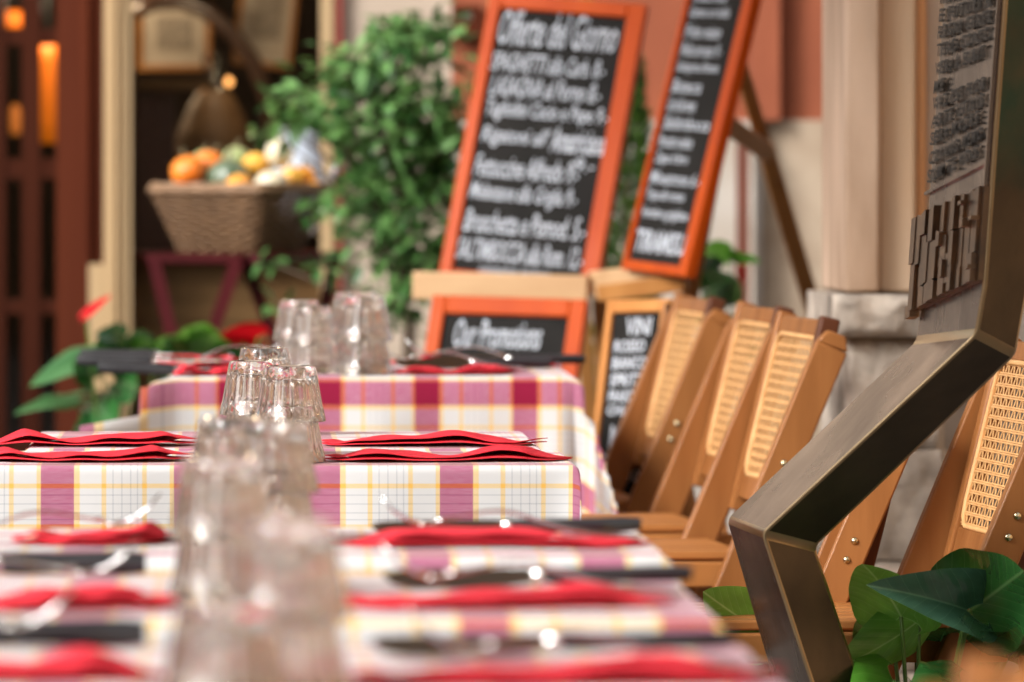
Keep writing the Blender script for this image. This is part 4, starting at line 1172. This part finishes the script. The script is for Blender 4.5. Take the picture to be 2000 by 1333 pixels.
back_plant(1400, 12.9, 0, 'blurred anthurium behind the right easel leg with a tiny dark red flower',
    [(1400, 520, 1365, 470, 50, 'anthurium', .4), (1395, 570, 1440, 525, 55, 'anthpale', .4), (1430, 500, 1500, 508, 14, 'anthurium', .9), (1400, 600, 1380, 550, 60, 'anthpale', .4), (1420, 650, 1440, 600, 60, 'anthurium', .4), (1400, 700, 1370, 640, 60, 'anthurium', .4), (1375, 545, 1350, 500, 50, 'anthdark', .4), (1430, 690, 1450, 640, 50, 'anthdark', .4)],
    [(1445, 525, .2, -1, 30, 12)])

# ------------------------------------------------------------ leafy shrub
def small_leaf(mb, c, dirv, up, L, w_):
    T = dirv.normalized(); S_ = T.cross(up)
    if S_.length < 1e-3: S_ = T.cross(Vector((1, 0, 0)))
    S_.normalize(); Nn = S_.cross(T)
    q = [c, c + T * L * .35 + S_ * w_ / 2 + Nn * w_ * .15, c + T * L * .75 + S_ * w_ * .33 + Nn * w_ * .05, c + T * L - Nn * L * .12,
         c + T * L * .75 - S_ * w_ * .33 + Nn * w_ * .05, c + T * L * .35 - S_ * w_ / 2 + Nn * w_ * .15, c + T * L * .4 - Nn * 0, c + T * L * .75 - Nn * .02 * L]
    mb.add(q, [(0, 1, 6), (6, 1, 2, 7), (7, 2, 3), (0, 6, 5), (6, 7, 4, 5), (7, 3, 4)])
M['ficus'] = leaf_mat('shrub_leaf', (0.022, 0.09, 0.02, 1), (0.17, 0.34, 0.10, 1), rough=.33, veins=False, trans=.2)
M['bark'] = mat('grey_bark', (0.14, 0.10, 0.07, 1), (0.09, 0.06, 0.04, 1), scale=30, rough=.9)
dS = 13.7
os_ = Vector((S(775, dS), dS, 0))
sh = thing('potted_shrub', os_, 'loose leafy green shrub between the basket of gourds and the chalkboards', 'shrub')
pot(sh, os_.copy(), .17, .34, os_)
rnd = random.Random(21)
blobs = [  # px, py, rx, ry, count
    (770, 230, 120, 130, 300), (800, 380, 105, 110, 230), (740, 470, 90, 90, 150), (800, 560, 75, 70, 110), (700, 170, 85, 60, 120), (800, 100, 95, 60, 120), (610, 225, 75, 45, 85),
    (645, 330, 55, 60, 60), (650, 410, 60, 35, 60), (520, 255, 45, 22, 30), (870, 300, 60, 80, 120), (870, 200, 55, 60, 80), (640, 160, 55, 30, 40), (745, 35, 80, 40, 60), (580, 520, 55, 25, 22), (530, 600, 25, 20, 9), (590, 180, 40, 30, 28), (860, 470, 45, 60, 70), (720, 590, 30, 30, 14)]
fol = MB(); br = MB()
trunk_top = P(790, 470, dS)
br.tube([os_ + Vector((0, 0, .3)), P(800, 640, dS), P(785, 560, dS), trunk_top, P(775, 330, dS), P(770, 200, dS), P(775, 80, dS)], [.014, .013, .012, .010, .008, .005, .003], 8)
for (px, py, rx, ry, cnt) in blobs:
    c = P(px, py, dS)
    sx, sz = rx / FP * dS, ry / FP * dS
    nb = max(2, cnt // 22)
    ends = []
    for k in range(nb):
        a, b, e_ = rnd.gauss(0, .45), rnd.gauss(0, .5), rnd.gauss(0, .45)
        q = c + Vector((a * sx, b * .12, e_ * sz)); ends.append(q)
        st = P(785 + rnd.uniform(-8, 8), min(600, max(180, py + 120 + rnd.uniform(-20, 60))), dS)
        mid = (st + q) / 2 + Vector((0, 0, -.01))
        br.tube([st, mid, q], [.004, .003, .0016], 5)
    for k in range(int(cnt * (1.15 if px > 660 else .7))):
        e = rnd.choice(ends)
        q = e + Vector((rnd.gauss(0, .36) * sx, rnd.gauss(0, .05), rnd.gauss(0, .36) * sz))
        dv = Vector((rnd.uniform(-1, 1), rnd.uniform(-1, .6), rnd.uniform(-.9, .5)))
        L = rnd.uniform(.034, .058)
        small_leaf(fol, q, dv, Vector((rnd.gauss(0, .3), rnd.gauss(0, .3), 1)), L, L * rnd.uniform(.42, .58))
fol.build('foliage', M['ficus'], sh, off=os_)
br.build('branches', M['bark'], sh, off=os_, smooth=True)
# slim conifer
dC = 13.6
oc = Vector((S(1225, dC), dC, 0))
cf = thing('conical_evergreen', oc, 'dense narrow evergreen cone standing between the two large chalkboards', 'tree')
pot(cf, oc.copy(), .14, .3, oc)
M['thuja'] = leaf_mat('evergreen_leaf', (0.012, 0.06, 0.008, 1), (0.09, 0.18, 0.02, 1), rough=.5, veins=False, trans=.15)
fol = MB()
zt_, zl = P(0, 70, dC).z, .32
for k in range(6500):
    f = rnd.random() ** .8; z = zl + (zt_ - zl) * f
    rmax = .072 * math.sin(math.pi * min(1, (1 - f) * .55 + .02)) ** .8 + .004
    bump = 1 + .12 * math.sin(z * 60 + rnd.random() * .5) 
    a = rnd.random() * 2 * math.pi; r_ = rmax * bump * (rnd.random() ** .35)
    c = oc + Vector((math.cos(a) * r_, math.sin(a) * r_, z))
    dv = Vector((math.cos(a), math.sin(a), .9 + rnd.gauss(0, .5)))
    small_leaf(fol, c, dv, Vector((rnd.gauss(0, 1), rnd.gauss(0, 1), rnd.gauss(0, 1))), .020, .008)
fol.build('crown', M['thuja'], cf, off=oc)
MB().tube([oc + Vector((0, 0, .28)), oc + Vector((0, 0, zt_ - .1))], [.012, .004], 8).build('trunk', M['bark'], cf, off=oc)

# ------------------------------------------------------------ basket of gourds on dark red table
dT = 13.9
kT = dT / FP
def basket():
    c0_ = P(480, 392, dT - .12); c0_.z = 0
    th = R(-33)
    # rim corners seen: left (285,358), front (480,392), right (627,375)
    ctr = P(468, 0, dT + .04); zb_ = P(0, 496, dT - .1).z; zt2 = P(0, 372, dT).z
    base = Vector((ctr.x, ctr.y, zb_))
    t = thing('wicker_basket', base, 'tapered brown wicker basket full of gourds on the dark red stool', 'basket')
    rot = Matrix.Rotation(R(-36), 3, 'Z')
    h = zt2 - zb_
    def ring(z, o=0.0):
        f = z / h
        a, b = .096 + .050 * f + o, .084 + .044 * f + o
        pts = []
        nseg = 40
        for side in range(4):
            for k in range(nseg):
                u = k / nseg * 2 - 1
                q = {0: (a * u, -b), 1: (a, b * u), 2: (-a * u, b), 3: (-a, -b * u)}[side]
                # round the corners
                ex = (abs(q[0] / a) ** 8 + abs(q[1] / b) ** 8) ** (1 / 8)
                q = (q[0] / ex, q[1] / ex)
                w_ = math.sin((side * nseg + k) * math.pi / 4)
                pts.append((q, w_))
        return pts
    mb = MB(); rows = 15
    for r_ in range(rows):
        z = h * (r_ + .5) / rows
        sgn = 1 if r_ % 2 else -1
        pts = []
        for q, w_ in ring(z):
            l = math.hypot(*q); e = 1 + sgn * w_ * .0055 / l
            pts.append(rot @ Vector((q[0] * e, q[1] * e, z)))
        pts.append(pts[0])
        mb.tube(pts, .0042, 6, cap=False)
    # stakes
    rp = ring(0)
    for i in range(0, 160, 8):
        q0 = ring(.004)[i + 2 if i + 2 < 160 else i][0]; q1 = ring(h)[i + 2 if i + 2 < 160 else i][0]
        mb.tube([rot @ Vector((q0[0], q0[1], .002)), rot @ Vector((q1[0], q1[1], h))], .0032, 6)
    mb.build('woven_sides', M['wicker'], t, smooth=True)
    rm = MB()
    for o, dz in ((.004, .0), (-.003, .004), (.0, .009)):
        pts = [rot @ Vector((q[0] * (1 + o / .12), q[1] * (1 + o / .12), h + dz + .0015 * w_)) for q, w_ in ring(h)]
        pts.append(pts[0]); rm.tube(pts, .0062, 8, cap=False)
    rm.build('rim', M['wickerrim'], t, smooth=True)
    bt = MB(); q = [rot @ Vector((x, y, .006)) for x, y in ((-.088, -.078), (.088, -.078), (.088, .078), (-.088, .078))]
    bt.add([p + Vector((0, 0, d_)) for d_ in (0, .006) for p in q], [(3, 2, 1, 0), (4, 5, 6, 7), (0, 1, 5, 4), (1, 2, 6, 5), (2, 3, 7, 6), (3, 0, 4, 7)])
    bt.build('bottom', M['wicker'], t)
M['wicker'] = mat('brown_wicker', (0.20, 0.105, 0.045, 1), (0.11, 0.055, 0.022, 1), scale=50, rough=.6)
M['wickerrim'] = mat('pale_wicker_rim', (0.28, 0.165, 0.09, 1), (0.20, 0.11, 0.055, 1), scale=50, rough=.6)
basket()
def gourd(px, py, rpx, m, label, squash=.85, lobes=8, depth=.07, d=dT, neck=0, tilt=(0, 0)):
    c = P(px, py, d); r = rpx * d / FP
    t = thing('gourd', c, label, 'gourd', 'gourds heaped in the basket')
    prof = [(r * max(.02, math.sin(math.pi * i / 16)), -r * squash * math.cos(math.pi * i / 16)) for i in range(17)]
    if neck:
        prof = prof[:13] + [(r * .42, r * squash * .85), (r * .34, r * squash * 1.2), (r * .30, r * squash * 1.6), (r * .22, r * squash * 1.95), (r * .03, r * squash * 2.05)]
    MB().lathe(prof, 48, fl=lambda i, q, a: q * (1 - depth * abs(math.cos(a * lobes / 2)) ** 2)).build('gourd_skin', m, t, smooth=True)
    zt = prof[-1][1]
    MB().tube([(0, 0, zt - .002), (.002, 0, zt + r * .2), (.006, 0, zt + r * .42)], [r * .12, r * .08, r * .1], 8).build('stalk', M['stemdry'], t, smooth=True)
    t.rotation_euler = (R(tilt[0]), R(tilt[1]), 0)
M['stemdry'] = mat('dry_stalk', (0.22, 0.18, 0.09, 1), None, rough=.8)
gm = lambda n_, a, b, s=9: mat(n_, a, b, scale=s, rough=.35, coat=.3)
O1 = gm('orange_gourd', (0.85, 0.27, 0.02, 1), (0.75, 0.16, 0.01, 1)); O2 = gm('amber_gourd', (0.88, 0.40, 0.05, 1), (0.80, 0.28, 0.02, 1)); Y1 = gm('yellow_gourd', (0.85, 0.48, 0.07, 1), (0.75, 0.36, 0.04, 1))
G1 = gm('green_gourd', (0.12, 0.16, 0.09, 1), (0.07, 0.11, 0.06, 1), 30); G2 = gm('pale_green_gourd', (0.38, 0.42, 0.18, 1), (0.26, 0.32, 0.12, 1)); Wt = gm('white_gourd', (0.76, 0.68, 0.50, 1), (0.62, 0.53, 0.36, 1))
gourd(368, 335, 37, O1, 'bright orange gourd at the left end of the basket', tilt=(20, -20), d=dT - .01)
gourd(410, 322, 32, O1, 'reddish orange gourd tucked right of the leftmost orange one', tilt=(-10, 15), d=dT + .04)
gourd(398, 314, 24, G2, 'small pale green gourd behind the orange pair', d=dT + .08)
gourd(462, 312, 30, G2, 'olive yellow gourd at the back middle of the heap', d=dT + .09)
gourd(445, 350, 46, G1, 'large dark grey green gourd in the middle of the heap', lobes=10, d=dT + .0)
gourd(468, 366, 30, O2, 'small amber gourd at the front rim in the middle', d=dT - .075)
gourd(500, 322, 28, Y1, 'yellow gourd with a tan base behind the white one', d=dT + .05)
gourd(531, 362, 35, Wt, 'round cream white gourd at the front right rim', lobes=9, d=dT - .03)
gourd(548, 300, 30, Wt, 'cream white crown shaped gourd standing highest on the heap', lobes=5, depth=.25, squash=1.0, d=dT + .045)
gourd(570, 348, 26, Y1, 'amber gourd with points right of the round white one', lobes=6, depth=.18, d=dT + .02)
gourd(592, 348, 28, O2, 'orange yellow gourd near the right end of the basket', lobes=6, depth=.12, d=dT + .055)
gourd(612, 366, 16, O2, 'tiny orange gourd at the far right corner of the basket', d=dT + .02)
# dark red trestle stool
M['darkred'] = mat('dark_red_paint', (0.08, 0.007, 0.010, 1), (0.05, 0.005, 0.007, 1), rough=.45, spec=.2)
zt_ = P(0, 497, dT - .1).z
bs = Vector((S(462, dT), dT + .04, 0))
ts = thing('trestle_stool', bs, 'dark red painted trestle stool carrying the gourd basket', 'stool')
rot = Matrix.Rotation(R(-36), 3, 'Z')
mb = MB().box((0, 0, zt_ - .011), (.27, .22, .016)); mb.v = [rot @ q for q in mb.v]; mb.build('stool_top', M['darkred'], ts, bevel=.003)
for a, b in (((300, 505), (346, 700)), ((462, 512), (398, 700)), ((478, 510), (532, 650)), ((654, 505), (622, 660))):
    dd = dT - .12 if a[0] in (462, 300) else dT + .1
    p0, p1 = P(a[0], a[1], dd), P(b[0], b[1], dd)
    p1 = p0 + (p1 - p0) * (p0.z / (p0.z - p1.z))
    MB().bar(p0, p1, .026, .026, (0, 1, 0)).build('leg', M['darkred'], ts, off=bs)
MB().bar(P(285, 503, dT - .12), P(470, 506, dT - .12), .02, .016).build('rail', M['darkred'], ts, off=bs)
MB().bar(P(470, 506, dT - .12), P(665, 500, dT + .1), .02, .016).build('rail', M['darkred'], ts, off=bs)
# pale blue enamel jug shape, added in place of a window reflection
pj = P(582, 345, 14.2)
jt = thing('reflection_jug', pj, 'added pale blue and white jug in place of a window reflection, half hidden by shrub leaves', 'jug')
M['enamel'] = mat('window_reflection_blue', (0.55, 0.62, 0.74, 1), (0.66, 0.70, 0.78, 1), rough=.2, coat=.5)
MB().lathe([(.03, -.12), (.05, -.09), (.058, -.02), (.05, .04), (.036, .08), (.046, .105), (.043, .105), (.033, .08), (.046, .04), (.054, -.02), (.046, -.09), (.001, -.115)], 28).build('jug_body', M['enamel'], jt, smooth=True)
MB().tube([(.036, 0, .09), (.075, 0, .075), (.085, 0, .03), (.06, 0, -.02)], .006, 8).build('handle', M['enamel'], jt, smooth=True)
